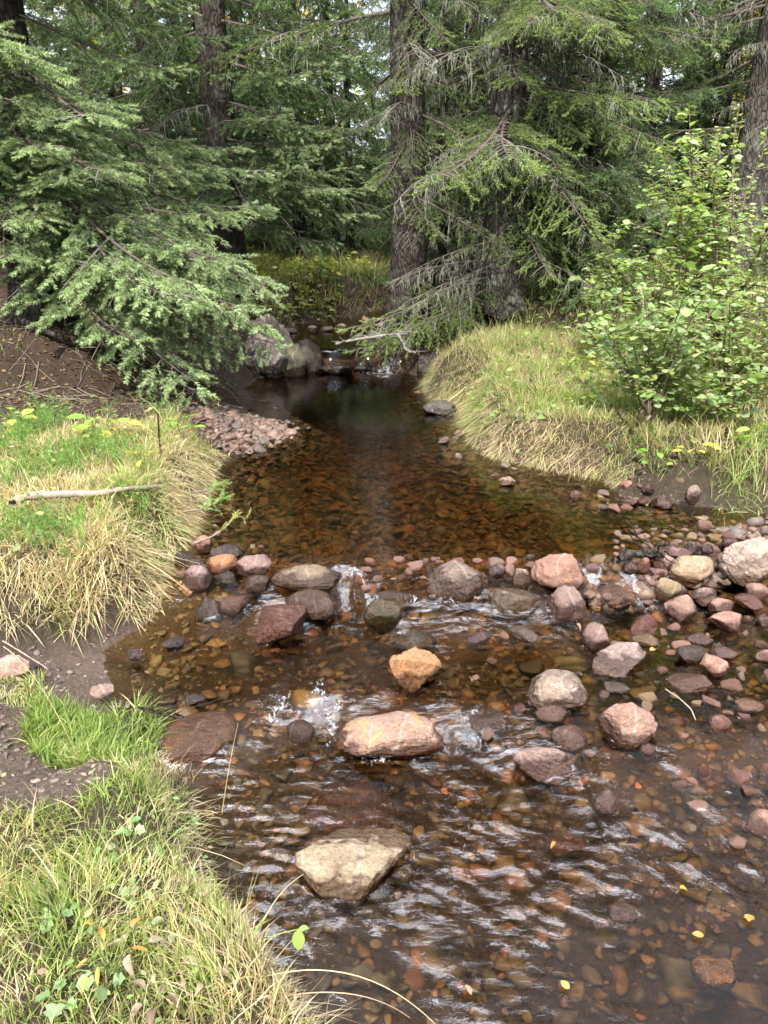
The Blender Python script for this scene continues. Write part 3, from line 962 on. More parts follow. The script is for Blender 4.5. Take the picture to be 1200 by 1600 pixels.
BEDC = [(.13, .085, .042), (.12, .085, .045), (.16, .088, .04), (.10, .074, .042), (.085, .065, .04), (.18, .115, .052), (.12, .09, .058), (.105, .085, .05), (.065, .05, .035), (.19, .085, .036), (.2, .14, .06)]


def in_stream(n, x0, x1, y0, y1, smin=.0, rng=RNG):
    out = np.empty((0, 2))
    while len(out) < n:
        q = np.column_stack([rng.uniform(x0, x1, n), rng.uniform(y0, y1, n)])
        q = q[sdf(STREAM, q) > smin]
        out = np.concatenate([out, q])
    return out[:n]


p1 = in_stream(10500, -1.2, 2.4, .7, 3.5, .03)
s1 = np.clip(RNG.lognormal(math.log(.0095), .62, len(p1)), .0035, .04)
p2 = in_stream(8200, -1.4, 2.6, 3.3, 6.6, .05)
s2 = np.clip(RNG.lognormal(math.log(.0165), .5, len(p2)), .007, .055)
o = pebbles('bed_pebbles', np.concatenate([p1, p2]), 0, np.concatenate([s1, s2]), np.array(BEDC) * .84, .42, embed=.45, seed=2)
tag(o, 'brown and rust coloured pebbles covering the stream bed under the water', 'pebbles')
p3 = in_stream(46, -1.1, 2.3, .8, 3.2, .06)
s3 = RNG.uniform(.04, .085, len(p3))
o = pebbles('bed_cobbles', p3, 0, s3, np.array(BEDC) * .72, .42, PT3, .42, seed=5)
tag(o, 'brown cobbles lying under the water of the lower riffle', 'pebbles', None, 'stuff')
q = np.column_stack([RNG.uniform(-1.6, -.3, 14000), RNG.uniform(4.4, 6.1, 14000)])
q = q[(sdf(GRAVEL, q) + .10 * n2(q, 4, 3, 2.2) + RNG.normal(0, .05, len(q)) > .0)][:3600]
GRC = [(.15, .095, .07), (.13, .078, .06), (.19, .125, .095), (.105, .07, .053), (.135, .085, .068), (.08, .056, .045), (.09, .07, .057)]
o = pebbles('bar_gravel', q, .0, np.clip(RNG.lognormal(math.log(.014), .6, len(q)), .005, .055), GRC, .55, PT, .35, seed=3)
tag(o, 'pinkish gravel heaped in a low bar at the pool edge under the spruce boughs', 'gravel')
q = np.column_stack([RNG.uniform(.6, 2.5, 5000), RNG.uniform(2.6, 4.1, 5000)])
wy = np.interp(q[:, 0], WEIR[:, 0], WEIR[:, 1])
q = q[(np.abs(q[:, 1] - wy - .05) < .18) & (q[:, 0] > .9)][:1300]
o = pebbles('spit_gravel', q, .05, np.clip(RNG.lognormal(math.log(.022), .4, len(q)), .012, .05), GRC, .6, PT, .2, seed=4)
tag(o, 'reddish shingle filling the spit between the boulders', 'gravel')
q = np.column_stack([RNG.uniform(-1.7, -.6, 4000), RNG.uniform(1.6, 2.8, 4000)])
q = q[(sdf(MUD, q) > -.02) & (sdf(STREAM, q) < .05)][:190]
o = pebbles('mud_pebbles', q, .0, np.clip(RNG.lognormal(math.log(.0055), .6, len(q)), .003, .015), [(.14, .10, .08), (.17, .11, .09), (.11, .085, .07), (.2, .15, .12)], .55, PT, .35, seed=6)
tag(o, 'small grit and pebbles trodden into the muddy path', 'pebbles')

q = np.concatenate([np.column_stack([RNG.uniform(-1.9, -.5, 9000), RNG.uniform(1.4, 2.9, 9000)]), np.column_stack([RNG.uniform(-4, -1.1, 9000), RNG.uniform(4.1, 7, 9000)]), np.column_stack([RNG.uniform(.9, 2.6, 3000), RNG.uniform(3.8, 4.7, 3000)])])
q = q[((sdf(MUD, q) > -.05) | (sdf(DUFF, q) > -.1) | (q[:, 0] > .9)) & (sdf(STREAM, q) < .02) & (n2(q, 3.0, 3, 71.0) > .02)]
q = q[RNG.permutation(len(q))][:2600]
o = pebbles('soil_crumbs', q, .0, np.clip(RNG.lognormal(math.log(.0065), .6, len(q)), .003, .013), [(.10, .07, .053), (.08, .056, .043), (.12, .085, .065), (.065, .047, .037)], .6, PT, .55, seed=8)
tag(o, 'dark crumbs and clods of earth on the bare ground of both banks', 'soil')

# ------------------------------------------------------------------ water surface
wx = np.arange(-1.75, 2.75, .0095)
wyv = [.62]
while wyv[-1] < 12.2:
    yv = wyv[-1]
    wyv.append(yv + (.0075 if yv < 2.4 else .010 if yv < 3.9 else .010 + (yv - 3.9) * .007))
wyv = np.array(wyv)
xy, fc = grid(wx, wyv)
s = sdf(STREAM, xy)
keep = s > -.16
fk = keep[fc].all(1)
fc = fc[fk]
used = np.unique(fc)
remap = np.full(len(xy), -1)
remap[used] = np.arange(len(used))
fc = remap[fc]
xy = xy[used]
s = s[used]
lv = level(xy)
yw = np.interp(xy[:, 0], WEIR[:, 0], WEIR[:, 1])
y2 = np.interp(xy[:, 0], STEP2[:, 0], STEP2[:, 1])
lowmask = sst(.06, -.08, xy[:, 1] - yw)
turb = .35 * lowmask
turb += .55 * np.exp(-((xy[:, 1] - yw + .12) / .16) ** 2)
turb += .7 * np.exp(-((xy[:, 1] - y2 + .1) / .2) ** 2) * (xy[:, 0] < .6)
turb += .75 * sst(2.0, 1.3, xy[:, 1])
turb *= 1 - .35 * sst(.7, 1.4, xy[:, 0]) * (xy[:, 1] > 1.9)
pool = sst(-.05, .1, xy[:, 1] - yw)
turb += pool * (.11 + .10 * np.exp(-((xy[:, 1] - 7.2) / .5) ** 2) + .09 * np.exp(-((xy[:, 1] - yw - .2) / .3) ** 2))
turb += .5 * sst(9.2, 9.8, xy[:, 1])
foam = np.zeros(len(xy))


def blob(px, py, z, rx, ry, a):
    global foam, turb
    c0 = W(px, py, z)
    g = np.exp(-((xy[:, 0] - c0[0]) / rx) ** 2 - ((xy[:, 1] - c0[1]) / ry) ** 2)
    foam = np.maximum(foam, min(a, .95) * .85 * g ** .7 * np.clip(.7 + 1.4 * n2(xy, 16, 3, 5.5), 0, 1.25))
    turb = turb + .5 * a * g


for args in ((545, 955, .0, .05, .14, .55), (560, 925, .05, .04, .1, .5), (505, 1080, -.01, .06, .10, .6), (455, 1105, -.02, .09, .06, .75), (520, 1130, -.04, .05, .1, .75), (435, 1120, -.03, .05, .05, .6),
             (545, 1185, -.05, .09, .05, .4), (745, 1140, -.03, .06, .1, .62), (725, 1165, -.05, .06, .05, .45), (930, 935, .02, .07, .06, .5), (940, 955, 0, .05, .05, .45), (650, 955, .0, .1, .05, .5),
             (690, 958, .0, .09, .03, .7), (820, 967, .0, .1, .025, .7), (598, 583, POOL, .24, .10, 1.0), (602, 565, .22, .16, .08, 1.0), (490, 582, POOL, .12, .05, .6), (660, 1480, -.05, .03, .03, .3), (990, 920, .08, .04, .04, .4),
             (600, 575, .2, .12, .12, .8), (640, 495, BROOK, .25, .3, .5), (375, 1180, -.05, .04, .08, .35), (640, 985, 0, .12, .08, .35), (950, 1052, 0, .1, .02, .6), (610, 1192, -.05, .14, .018, .7), (540, 1400, -.05, .14, .02, .55), (600, 660, POOL, .2, .1, .18)):
    blob(*args)
# thin foam line round standing stones
for (a, b, ra, rb, lz, _) in ROCKS:
    if abs(a) > 2.4 or b > 5:
        continue
    m = (np.abs(xy[:, 0] - a) < ra * 1.5 + .05) & (np.abs(xy[:, 1] - b) < rb * 1.5 + .05)
    dd = (np.sqrt(((xy[m, 0] - a) / ra) ** 2 + ((xy[m, 1] - b) / rb) ** 2) - .95) * min(ra, rb)
    foam[m] = np.maximum(foam[m], .26 * np.exp(-(dd / .012) ** 2) * (b < 3.6))
# flow: ripples are stretched across the current and dragged round
wob = .12 * n2(xy, 1.3, 2, 3.0)
fx = xy[:, 0] + wob
fy = xy[:, 1] + .35 * xy[:, 0] * sst(2.3, 1.2, xy[:, 1]) + wob
rip = sst(2.4, 1.3, xy[:, 1])


def ripple(ox, oy):
    P3 = lambda ax, ay, sd: np.column_stack([(fx + ox) * ax, (fy + oy) * ay, np.full(len(xy), sd)])
    h_ = .0042 * perlin(P3(8, 16, .3)) + .0034 * perlin(P3(20, 42, 1.7)) + .0017 * perlin(P3(40, 78, 3.1))
    rg = 1 - np.abs(perlin(P3(9, 20, 8.3))) * 2.2
    return h_ + .0034 * rg * rip


h = ripple(0, 0)
slope = np.hypot(ripple(.003, 0) - h, ripple(0, .003) - h) / .003
near_ = (xy[:, 1] < 2.2)
h *= .29 / math.sqrt((slope[near_] ** 2).mean())
wake = np.zeros(len(xy))
calm = np.zeros(len(xy))
for (a, b, ra, rb, lz, _) in ROCKS:
    if b > 3.9 or ra < .06:
        continue
    dy = b - xy[:, 1]
    wdt = ra * (.8 + .5 * np.clip(dy / ra, 0, 4))
    wake = np.maximum(wake, np.exp(-((np.abs(xy[:, 0] - a) - wdt * .75) / (ra * .45)) ** 2) * sst(-.2 * ra, .6 * ra, dy) * sst(5 * ra, 1.2 * ra, dy))
    calm = np.maximum(calm, np.exp(-((xy[:, 0] - a) / (ra * 1.1)) ** 2 - ((dy + 1.9 * ra) / (ra * 1.2)) ** 2))
patch = np.clip(.5 + 1.8 * n2(xy * [1, .8], 2.6, 3, 77.0), .12, 1.5)
turb = np.where(lowmask > 0, turb * (1 - lowmask + lowmask * patch) * (1 - .6 * calm) + .55 * wake * lowmask, turb)
wz = lv + h * np.clip(turb, 0, 1.25) * .85
wm = mesh_from('stream_water', np.column_stack([xy, wz]), [fc], None, [M_water], True, None,
               dict(foam=foam, chop=np.clip(.04 + .5 * turb, 0, .6)))
water = tag(link('stream_water', wm), kind='structure')

# ------------------------------------------------------------------ grass
def blades(B, root, h, lean, lift, width, tint, m=0, rng=RNG):
    """root (N,3), height h (N), lean (N,2) horizontal reach per unit height, lift (N) vertical share; curved tapering strips"""
    n = len(root)
    ts = np.array([0, .38, .72, 1.0])
    wd = np.array([1, .85, .55, .0])
    fw = rng.uniform(0, 2 * PI, n)
    side = np.stack([np.cos(fw), np.sin(fw), np.zeros(n)], 1)
    V = []
    for t, w in zip(ts, wd):
        p = root.copy()
        p[:, :2] += lean * (h * t ** 1.6)[:, None]
        L = np.hypot(lean[:, 0], lean[:, 1])
        drop = np.maximum(L - lift, 0)
        p[:, 2] += h * (lift * t + (.35 - drop) * t * (1 - t) * .6 - drop * .75 * t ** 2.4)
        if w > 0:
            V.append(p - side * (width * w)[:, None])
            V.append(p + side * (width * w)[:, None])
        else:
            V.append(p)
    V = np.stack(V, 1)
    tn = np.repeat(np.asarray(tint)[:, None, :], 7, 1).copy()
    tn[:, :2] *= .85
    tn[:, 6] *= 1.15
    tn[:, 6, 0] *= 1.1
    base = (np.arange(n) * 7)[:, None]
    q4 = np.concatenate([base + np.array([[0, 1, 3, 2]]), base + np.array([[2, 3, 5, 4]])])
    q3 = base + np.array([[4, 5, 6]])
    k = B.n
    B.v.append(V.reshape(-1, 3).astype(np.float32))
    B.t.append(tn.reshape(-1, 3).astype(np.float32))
    B.f4.append(q4 + k); B.m4.append(np.full(len(q4), m))
    B.f3.append(q3 + k); B.m3.append(np.full(len(q3), m))
    B.n += n * 7


def toward_water(xy):
    e = .04
    s0 = sdf(STREAM, xy)
    gx = sdf(STREAM, xy + [e, 0]) - s0
    gy = sdf(STREAM, xy + [0, e]) - s0
    g = np.stack([gx, gy], 1)
    return g / (np.linalg.norm(g, axis=1)[:, None] + 1e-9), s0


STRAW = np.array([.56, .47, .29])
STRAW2 = np.array([.42, .33, .20])
GREEN = np.array([.185, .26, .07])
LIME = np.array([.30, .37, .11])
DEEP = np.array([.05, .11, .02])


def lawn(name, label, poly, n, hmin, hmax, wd, straw, clump, overhang=.3, tall=0.0, lime=.4, avoid=(), fall=.35, seed=1, edge_straw=.3, band=None, push=None):
    rng = np.random.default_rng(seed)
    poly = np.array(poly)
    lo, hi = poly.min(0), poly.max(0)
    out = np.empty((0, 2))
    while len(out) < n:
        q = np.column_stack([rng.uniform(lo[0], hi[0], n), rng.uniform(lo[1], hi[1], n)])
        ok = inside(poly, q)
        s_ = sdf(STREAM, q)
        ok &= s_ < -.015
        if band:
            ok &= s_ > -band
        for a, marg in avoid:
            ok &= sdf(np.array(a), q) + .06 * n2(q, 7, 2) < marg
        dens = np.clip(.62 + .9 * n2(q, clump, 3, seed * 1.0), .08, 1)
        ok &= rng.uniform(0, 1, n) < dens
        out = np.concatenate([out, q[ok]])
    q = out[:n]
    root = np.column_stack([q, terrain(q) - .008])
    g, s_ = toward_water(q)
    near = sst(-overhang, -.02, s_)
    if push:
        g = np.tile(np.array(push[:2], float), (n, 1)) + rng.normal(0, .25, (n, 2))
        near = np.full(n, push[2])
    h = rng.uniform(hmin, hmax, n) * np.clip(.9 + .8 * n2(q, 3.3, 2, seed + 5.0), .5, 1.6)
    h *= 1 + .3 * near
    if tall:
        h = np.where(rng.uniform(0, 1, n) < tall, h * rng.uniform(1.4, 2.3, n), h)
    a = rng.uniform(0, 2 * PI, n)
    swirl = np.stack([n2(q, 4.5, 3, seed + 8.0), n2(q, 4.5, 3, seed + 12.0)], 1) * 1.9
    lean = np.stack([np.cos(a), np.sin(a)], 1) * rng.uniform(.1, .75, n)[:, None] + swirl * .6
    lean = lean * (1 - .25 * near)[:, None] + g * (near * rng.uniform(.05, 1.0, n) * np.clip(.8 + 1.2 * n2(q, 6, 2, seed + 31.0), .2, 1.5))[:, None]
    th = rng.normal(0, .55, n)
    lean = np.stack([lean[:, 0] * np.cos(th) - lean[:, 1] * np.sin(th), lean[:, 0] * np.sin(th) + lean[:, 1] * np.cos(th)], 1)
    lift = np.clip(rng.uniform(.55, 1.0, n) - fall * near - .25 * np.hypot(lean[:, 0], lean[:, 1]), .12, 1)
    st = np.clip(straw + 1.1 * n2(q, 2.2, 3, seed + 20.0) + edge_straw * near, 0, 1)
    isst = rng.uniform(0, 1, n) < st
    li = (rng.uniform(0, 1, n) < lime)
    col = np.where(isst[:, None], np.where((rng.uniform(0, 1, n) < .5)[:, None], STRAW, STRAW2), np.where(li[:, None], LIME, GREEN))
    col = col * rng.uniform(.55, 1.25, (n, 1)) * np.clip(1 + .5 * n2(q, 9, 2, seed + 41.0), .6, 1.3)[:, None]
    B = Buf()
    blades(B, root, h, lean, lift, wd * rng.uniform(.6, 1.3, n), col, rng=rng)
    o = link(name, B.mesh(name, [M_grass], True))
    return tag(o, label, 'grass', None, 'stuff')


TUFT = np.array(W_list([(30, 1130, .14), (60, 1085, .12), (150, 1095, .1), (215, 1085, .06), (245, 1130, .05), (225, 1180, .08), (130, 1190, .12), (60, 1180, .14)]))
lawn('grass', 'green and straw coloured grass on the near bank beside the stream', [(-2.4, .3), (-.1, .3), (-.1, 1.3), (-.5, 2.0), (-2.4, 2.0)], 62000, .04, .10, .00155, .58, 3.0, .16, .06, .6,
     [(MUD, -.03), (TUFT, .0)], .5, seed=1, edge_straw=.55)
lawn('grass', 'fresh green grass tuft hanging over the muddy path edge', TUFT + 0, 3600, .07, .13, .0026, .06, 3.0, .15, 0, .25, (), .2, seed=2, edge_straw=.3)
lawn('grass', 'dry straw grass mixed with green on the bank by the fallen stick', [(-3.4, 2.62), (-.6, 2.62), (-.6, 4.75), (-1.3, 4.55), (-2.0, 4.2), (-3.4, 4.0)], 38000, .05, .11, .0024, .8, 3.0, .30, .05, .45, [(GRAVEL, -.05), (MUD, -.1)], .75, seed=3, edge_straw=.35)
lawn('grass', 'long pale grass tussocks overhanging the pool on the far bank', [(.45, 4.3), (2.0, 4.3), (2.4, 6.3), (1.4, 7.0), (.2, 7.2), (.2, 5.6)], 32000, .07, .16, .0021, .45, 3.2, .3, .07, .5, (), .65, seed=4, edge_straw=.3)
lawn('grass', 'straw and green grass behind the shingle spit', [(1.75, 3.7), (4.6, 3.3), (5.0, 6.2), (2.0, 6.2)], 16000, .12, .26, .0028, .5, 2.2, .3, .05, .5, (), .5, seed=5)
lawn('grass', 'yellowing grass and moss along the upper brook among the trees', [(-3.2, 7.9), (-.2, 7.6), (3.2, 6.8), (4.5, 9), (3, 13), (-4, 13)], 15000, .10, .26, .005, .4, 1.6, .5, .05, .6, (), .5, seed=6)
lawn('grass', 'sparse green shoots growing from the dark needle litter under the spruce', [(-5, 4.8), (-1.2, 4.8), (-1.3, 7.2), (-5, 8)], 1500, .05, .13, .003, .15, 5.0, .2, .02, .2, (), .3, seed=7)
lawn('grass', 'short worn grass at the edge of the muddy path by the pink stone', W_list([(-60, 1075, .1), (70, 1060, .08), (70, 1105, .1), (-60, 1110, .12)]), 900, .03, .07, .0022, .35, 5., .1, 0, .5, (), .3, seed=8)


lawn('grass', 'dry straw fringe hanging down the front of the bank over the muddy path', [(-2.7, 2.5), (-.72, 2.5), (-.70, 2.95), (-2.7, 2.95)], 9000, .08, .17, .0023, .7, 3.0, .3, 0, .4, [(MUD, -.12)], .8, seed=12, push=(.15, -1.0, .6))
lawn('grass', 'straw and green blades hanging down the bank side beside the weir', [(-1.6, 2.6), (-.4, 2.6), (-.5, 4.75), (-1.6, 4.75)], 12000, .06, .15, .0023, .5, 3.0, .4, .06, .5, [(GRAVEL, -.05), (MUD, -.1)], .6, seed=13, band=.34)
lawn('grass', 'pale bent blades trailing from the tussock rim down to the pool', [(.45, 4.2), (2.3, 4.0), (2.3, 6.0), (.45, 6.4)], 12000, .08, .18, .002, .5, 3.2, .45, .04, .4, (), .85, seed=14, band=.38)
lawn('grass', 'sunlit yellow green grass on the bank behind the little waterfall', [(-2.4, 8.3), (.1, 8.4), (.5, 12.5), (-2.8, 12.5)], 8000, .12, .30, .0045, .35, 1.6, .5, .05, .75, (), .4, seed=16)
# fine grass standing beyond the frame so the place reads from the side as well
lawn('grass', 'meadow grass on the open ground behind the viewpoint', [(-6, -2), (6, -2), (6, .3), (2.6, 3.2), (2.4, .35), (-2.4, .3), (-6, 3)], 9000, .06, .14, .004, .4, 2., .2, .03, .5, (), .3, seed=9)

# ------------------------------------------------------------------ leaves
def leaf_tmpl(asp=.62, fold=.18, droop=.15, tip=1.0):
    """leaf of unit length along x, split along the midrib"""
    prof = [(0, .02), (.12, .55), (.3, .92), (.5, 1.0), (.7, .82), (.87, .45), (1.0, 0.0)]
    v, f = [], []
    for x, w in prof:
        zc = -droop * x * x
        ww = w * asp / 2
        v += [(x, -ww, zc + fold * ww), (x, 0, zc), (x, ww, zc + fold * ww)]
    for i in range(len(prof) - 1):
        a = i * 3
        f += [(a, a + 1, a + 4, a + 3), (a + 1, a + 2, a + 5, a + 4)]
    return np.array(v), np.array(f)


LEAF_OVAL = leaf_tmpl(.62)
LEAF_ROUND = leaf_tmpl(.88, .12, .2)
LEAF_NARROW = leaf_tmpl(.3, .25, .3)
LEAF_CURL = leaf_tmpl(.55, 1.1, .7)
_lv, _lf = leaf_tmpl(.95, .35, .25)
_lv = _lv.copy()
_lv[:, 1] *= 1 + .22 * np.cos(np.arange(len(_lv)) // 3 * PI)
_lv[:, 2] += .06 * np.sin(_lv[:, 0] * 9)
LEAF_LOBED = (_lv, _lf)


def put_leaves(B, tm, pos, dirs, size, tint, rng, m=0, up=None, rollamp=.5):
    v, f = tm
    n = len(pos)
    M = frames(dirs, up, rng.normal(0, rollamp, n))
    B.add(stamp(v, pos, M, size), stamp_faces(f, len(v), n), np.repeat(tint, len(v), 0), m)


def shrub(name, label, cat, base, H, spread, nstem, leafs, lsize, tm, cols, seed, stemcol=(.16, .12, .085), lean=(0, 0), group=None, top=.15, stem_r=.007, leafstart=.25):
    rng = np.random.default_rng(seed)
    root = empty(name, base, label, cat, group)
    Bs, Bl = Buf(), Buf()
    P, Dr = [], []
    for k in range(nstem):
        az = rng.uniform(0, 2 * PI)
        reach = spread * rng.uniform(.25, 1.0)
        hh = H * rng.uniform(.6, 1.0)
        t = np.linspace(0, 1, 9)
        w1 = rng.normal(0, .03, (9, 3)).cumsum(0) * H * .35
        w1[0] = 0
        pts = np.stack([(lean[0] * t ** 1.3 + math.cos(az) * reach * t ** 1.2), (lean[1] * t ** 1.3 + math.sin(az) * reach * t ** 1.2), hh * (t * .9 + .1 * t * (1 - t))], 1) + w1
        pts[:, :2] += rng.normal(0, .035, 2)
        Bs.add(*tube(pts, stem_r * (1 - .75 * t), 5), np.array(stemcol) * rng.uniform(.7, 1.3))
        nb = rng.integers(6, 11)
        twigs = [(pts, leafstart)]
        for j in range(nb):
            tt = rng.uniform(.2, .92)
            p0 = np.array([np.interp(tt, t, pts[:, c_]) for c_ in range(3)])
            a2 = rng.uniform(0, 2 * PI)
            L = H * rng.uniform(.14, .34) * (1.15 - tt * .7)
            u = np.linspace(0, 1, 5)
            d = np.array([math.cos(a2), math.sin(a2), rng.uniform(.1, .8)])
            tw = p0 + u[:, None] * d * L - np.array([0, 0, .25]) * (u ** 2)[:, None] * L
            Bs.add(*tube(tw, stem_r * .45 * (1 - .7 * u), 3), np.array(stemcol) * rng.uniform(.7, 1.3))
            twigs.append((tw, .1))
        for tw, s0 in twigs:
            seg = np.linalg.norm(np.diff(tw, axis=0), axis=1).sum()
            m_ = max(2, int(seg / (lsize * .42) * leafs))
            for q_ in np.linspace(s0, 1.0, m_):
                u = np.linspace(0, 1, len(tw))
                p0 = np.array([np.interp(q_, u, tw[:, c_]) for c_ in range(3)])
                dd = tw[-1] - tw[0]
                dd = dd / (np.linalg.norm(dd) + 1e-9)
                a2 = rng.uniform(0, 2 * PI)
                out = np.array([math.cos(a2), math.sin(a2), rng.uniform(-.35, .35)])
                P.append(p0 + out * lsize * .2)
                Dr.append(out + dd * .35)
    P, Dr = np.array(P), np.array(Dr)
    n = len(P)
    cols = np.asarray(cols)
    ci = rng.integers(0, len(cols), n)
    tint = cols[ci] * rng.uniform(.7, 1.25, (n, 1))
    hi = P[:, 2] / H
    put_leaves(Bl, tm, P, Dr, lsize * rng.uniform(.35, 1.3, n), tint, rng)
    link('stems', Bs.mesh('stems', [M_twig], True), root)
    link('foliage', Bl.mesh('foliage', [M_leaf], True), root)
    return root


def on_ground(px, py, ztry=.4):
    p = at_z(px, py, ztry)
    for _ in range(8):
        zz = tz(p[0], p[1])
        p = at_z(px, py, .5 * zz + .5 * p[2])
    return Vector((p[0], p[1], tz(p[0], p[1]) - .01))


GREYG = [(.22, .31, .13), (.18, .27, .10), (.27, .35, .15), (.21, .31, .09), (.31, .34, .14)]
BIRCHG = [(.28, .37, .14), (.23, .32, .11), (.33, .40, .16), (.25, .34, .12), (.21, .28, .11)]
shrub('sallow_bush', 'broad leaved grey green shrub arching over the earth shore', 'shrub', (1.60, 4.55, tz(1.60, 4.55) - .02), 1.05, .56, 15, .8, .047, LEAF_ROUND, GREYG, 21, lean=(-.05, -.12), leafstart=.3)
shrub('alder_bush', 'tall light green leafy shrub with slender stems behind the grey green one', 'shrub', (2.35, 5.45, tz(2.35, 5.45) - .02), 1.9, .68, 24, .62, .045, LEAF_OVAL, BIRCHG, 22, stem_r=.010)
shrub('alder_sapling', 'slender sapling rising highest in front of the far grey trunk', 'sapling', (2.0, 5.35, tz(2.0, 5.35) - .02), 2.0, .2, 5, 1.2, .06, LEAF_OVAL, BIRCHG, 23, lean=(.12, 0), stem_r=.009)
shrub('alder_bush', 'leafy light green shrub cut off by the picture edge above the dry grass', 'shrub', (2.95, 5.1, tz(2.95, 5.1) - .02), 1.6, .65, 22, .62, .045, LEAF_OVAL, BIRCHG, 24, stem_r=.010)
shrub('alder_sapling', 'thin sapling with few leaves in front of the dark lichen hung spruce', 'sapling', (1.62, 5.7, tz(1.62, 5.7) - .02), 1.25, .25, 5, 1.0, .055, LEAF_OVAL, BIRCHG, 25, stem_r=.008)


# needle litter, twigs and dead leaves on the slope under the spruces
rng = np.random.default_rng(66)
q = np.concatenate([np.column_stack([rng.uniform(-4, -1.2, 9000), rng.uniform(4.1, 6.5, 9000)]), np.column_stack([rng.uniform(-5, 2.5, 30000), rng.uniform(4.1, 11, 30000)])])
q = q[rng.permutation(len(q))]
q = q[(sdf(STREAM, q) < -.12) & ((sdf(DUFF, q) > -.1) | (q[:, 1] > 7.4))][:9000]
pz = terrain(q)
B = Buf()
for k in range(900):
    L_ = rng.uniform(.06, .32)
    a = rng.uniform(0, 2 * PI)
    u = np.linspace(-.5, .5, 4)
    pt = np.column_stack([q[k, 0] + math.cos(a) * u * L_, q[k, 1] + math.sin(a) * u * L_, np.zeros(4)]) + rng.normal(0, .006, (4, 3))
    pt[:, 2] = terrain(pt) + .006 + rng.uniform(0, .012)
    B.add(*tube(pt, rng.uniform(.0015, .004) * np.array([1, .9, .8, .5]), 4), np.array([.15, .12, .10]) * rng.uniform(.5, 1.7), 1)
i = np.arange(900, len(q))
a = rng.uniform(0, 2 * PI, len(i))
LC = np.array([(.16, .09, .05), (.11, .07, .045), (.22, .14, .07), (.08, .055, .04), (.28, .2, .09)])
put_leaves(B, LEAF_OVAL, np.column_stack([q[i], pz[i] + .006]), np.column_stack([np.cos(a), np.sin(a), rng.uniform(-.15, .2, len(i))]), rng.uniform(.012, .038, len(i)), LC[rng.integers(0, 5, len(i))] * rng.uniform(.6, 1.2, (len(i), 1)), rng)
o = link('forest_litter', B.mesh('forest_litter', [M_leaf, M_twig]))
tag(o, 'brown needle litter, dead leaves and twigs on the slope under the spruces', 'litter', None, 'stuff')


shrub('alder_bush', 'lower leafy shrub filling the bank between the grey green bush and the picture edge', 'shrub', (2.25, 4.85, tz(2.25, 4.85) - .02), 1.15, .6, 16, .65, .045, LEAF_OVAL, BIRCHG, 27, leafstart=.15)
shrub('sallow_bush', 'small drooping bush with large round leaves at the foot of the tall shrub', 'shrub', (1.95, 4.45, tz(1.95, 4.45) - .02), .62, .42, 10, .9, .046, LEAF_ROUND, GREYG, 28, lean=(-.03, -.08), leafstart=.2)


def herb(name, label, px, py, n, lsize, tm, cols, seed, h=.12, zt=.4, group=None, cat='plant', elev=.35):
    rng = np.random.default_rng(seed)
    b = on_ground(px, py, zt)
    root = empty(name, b, label, cat, group)
    Bs, Bl = Buf(), Buf()
    cols = np.asarray(cols)
    for k in range(n):
        az = 2 * PI * k / n + rng.normal(0, .3)
        r_ = rng.uniform(.4, 1.0) * h
        tip = np.array([math.cos(az) * r_ * .6, math.sin(az) * r_ * .6, h * rng.uniform(.6, 1.1)])
        u = np.linspace(0, 1, 5)
        pts = u[:, None] * tip * np.array([1, 1, 0]) + np.stack([0 * u, 0 * u, tip[2] * np.sin(u * 1.45)], 1)
        Bs.add(*tube(pts, .0018, 3), (.14, .18, .05))
        put_leaves(Bl, tm, pts[-1:], np.array([[math.cos(az), math.sin(az), rng.uniform(-.2, elev)]]), np.array([lsize * rng.uniform(.75, 1.2)]), cols[rng.integers(0, len(cols), 1)] * rng.uniform(.8, 1.2), rng, rollamp=.3)
    link('stalk', Bs.mesh('stalk', [M_twig], True), root)
    link('foliage', Bl.mesh('foliage', [M_leaf], True), root)
    return root


YEL = [(.44, .39, .08), (.36, .35, .07), (.28, .32, .07)]
LG = [(.15, .30, .04), (.20, .33, .05), (.24, .34, .06)]
MANT = [(.15, .24, .09), (.19, .28, .11), (.24, .31, .16)]
herb('herb', 'yellow leaved plant at the edge of the dark needle litter', 30, 690, 7, .085, LEAF_OVAL, YEL, 31, .16, .5)
herb('herb', 'light green broad leaved plant between the dry grass and the spruce shade', 165, 690, 9, .09, LEAF_OVAL, LG, 32, .16, .5)
herb('herb', 'small plant with one yellow leaf next to the light green one', 188, 695, 4, .07, LEAF_ROUND, [(.5, .4, .06), (.3, .34, .06)], 33, .13, .5)
herb('herb', 'green plant at the gravel bar under the spruce bough', 285, 690, 7, .075, LEAF_OVAL, LG, 34, .14, .4)
herb('herb', 'tiny yellow four leaved plant in the dry grass', 222, 735, 5, .05, LEAF_OVAL, YEL, 35, .1, .45)
herb('herb', 'lobed green plant at the front of the tussock bank', 905, 680, 8, .075, LEAF_OVAL, LG, 36, .16, .45)
herb('herb', 'bright green leafy plant in the dry grass at the picture edge', 1185, 720, 9, .10, LEAF_OVAL, [(.24, .40, .06), (.28, .42, .08)], 37, .2, .4)
herb('herb', 'yellow ferny plant on top of the tussock bank', 905, 590, 9, .085, LEAF_NARROW, YEL, 38, .16, .65)
herb('herb', 'yellow leaved plant half hidden by the shrub on the tussock bank', 925, 612, 8, .075, LEAF_NARROW, YEL, 39, .14, .6)
herb('herb', 'pale yellow green plant at the foot of the dry grass', 1080, 730, 8, .07, LEAF_OVAL, YEL, 40, .14, .35)
herb('herb', 'leafy seedling at the earth shore by the dark red stone', 1020, 735, 9, .055, LEAF_OVAL, LG, 41, .14, .3)
MANT_G = 'round leaved plants in the near grass'
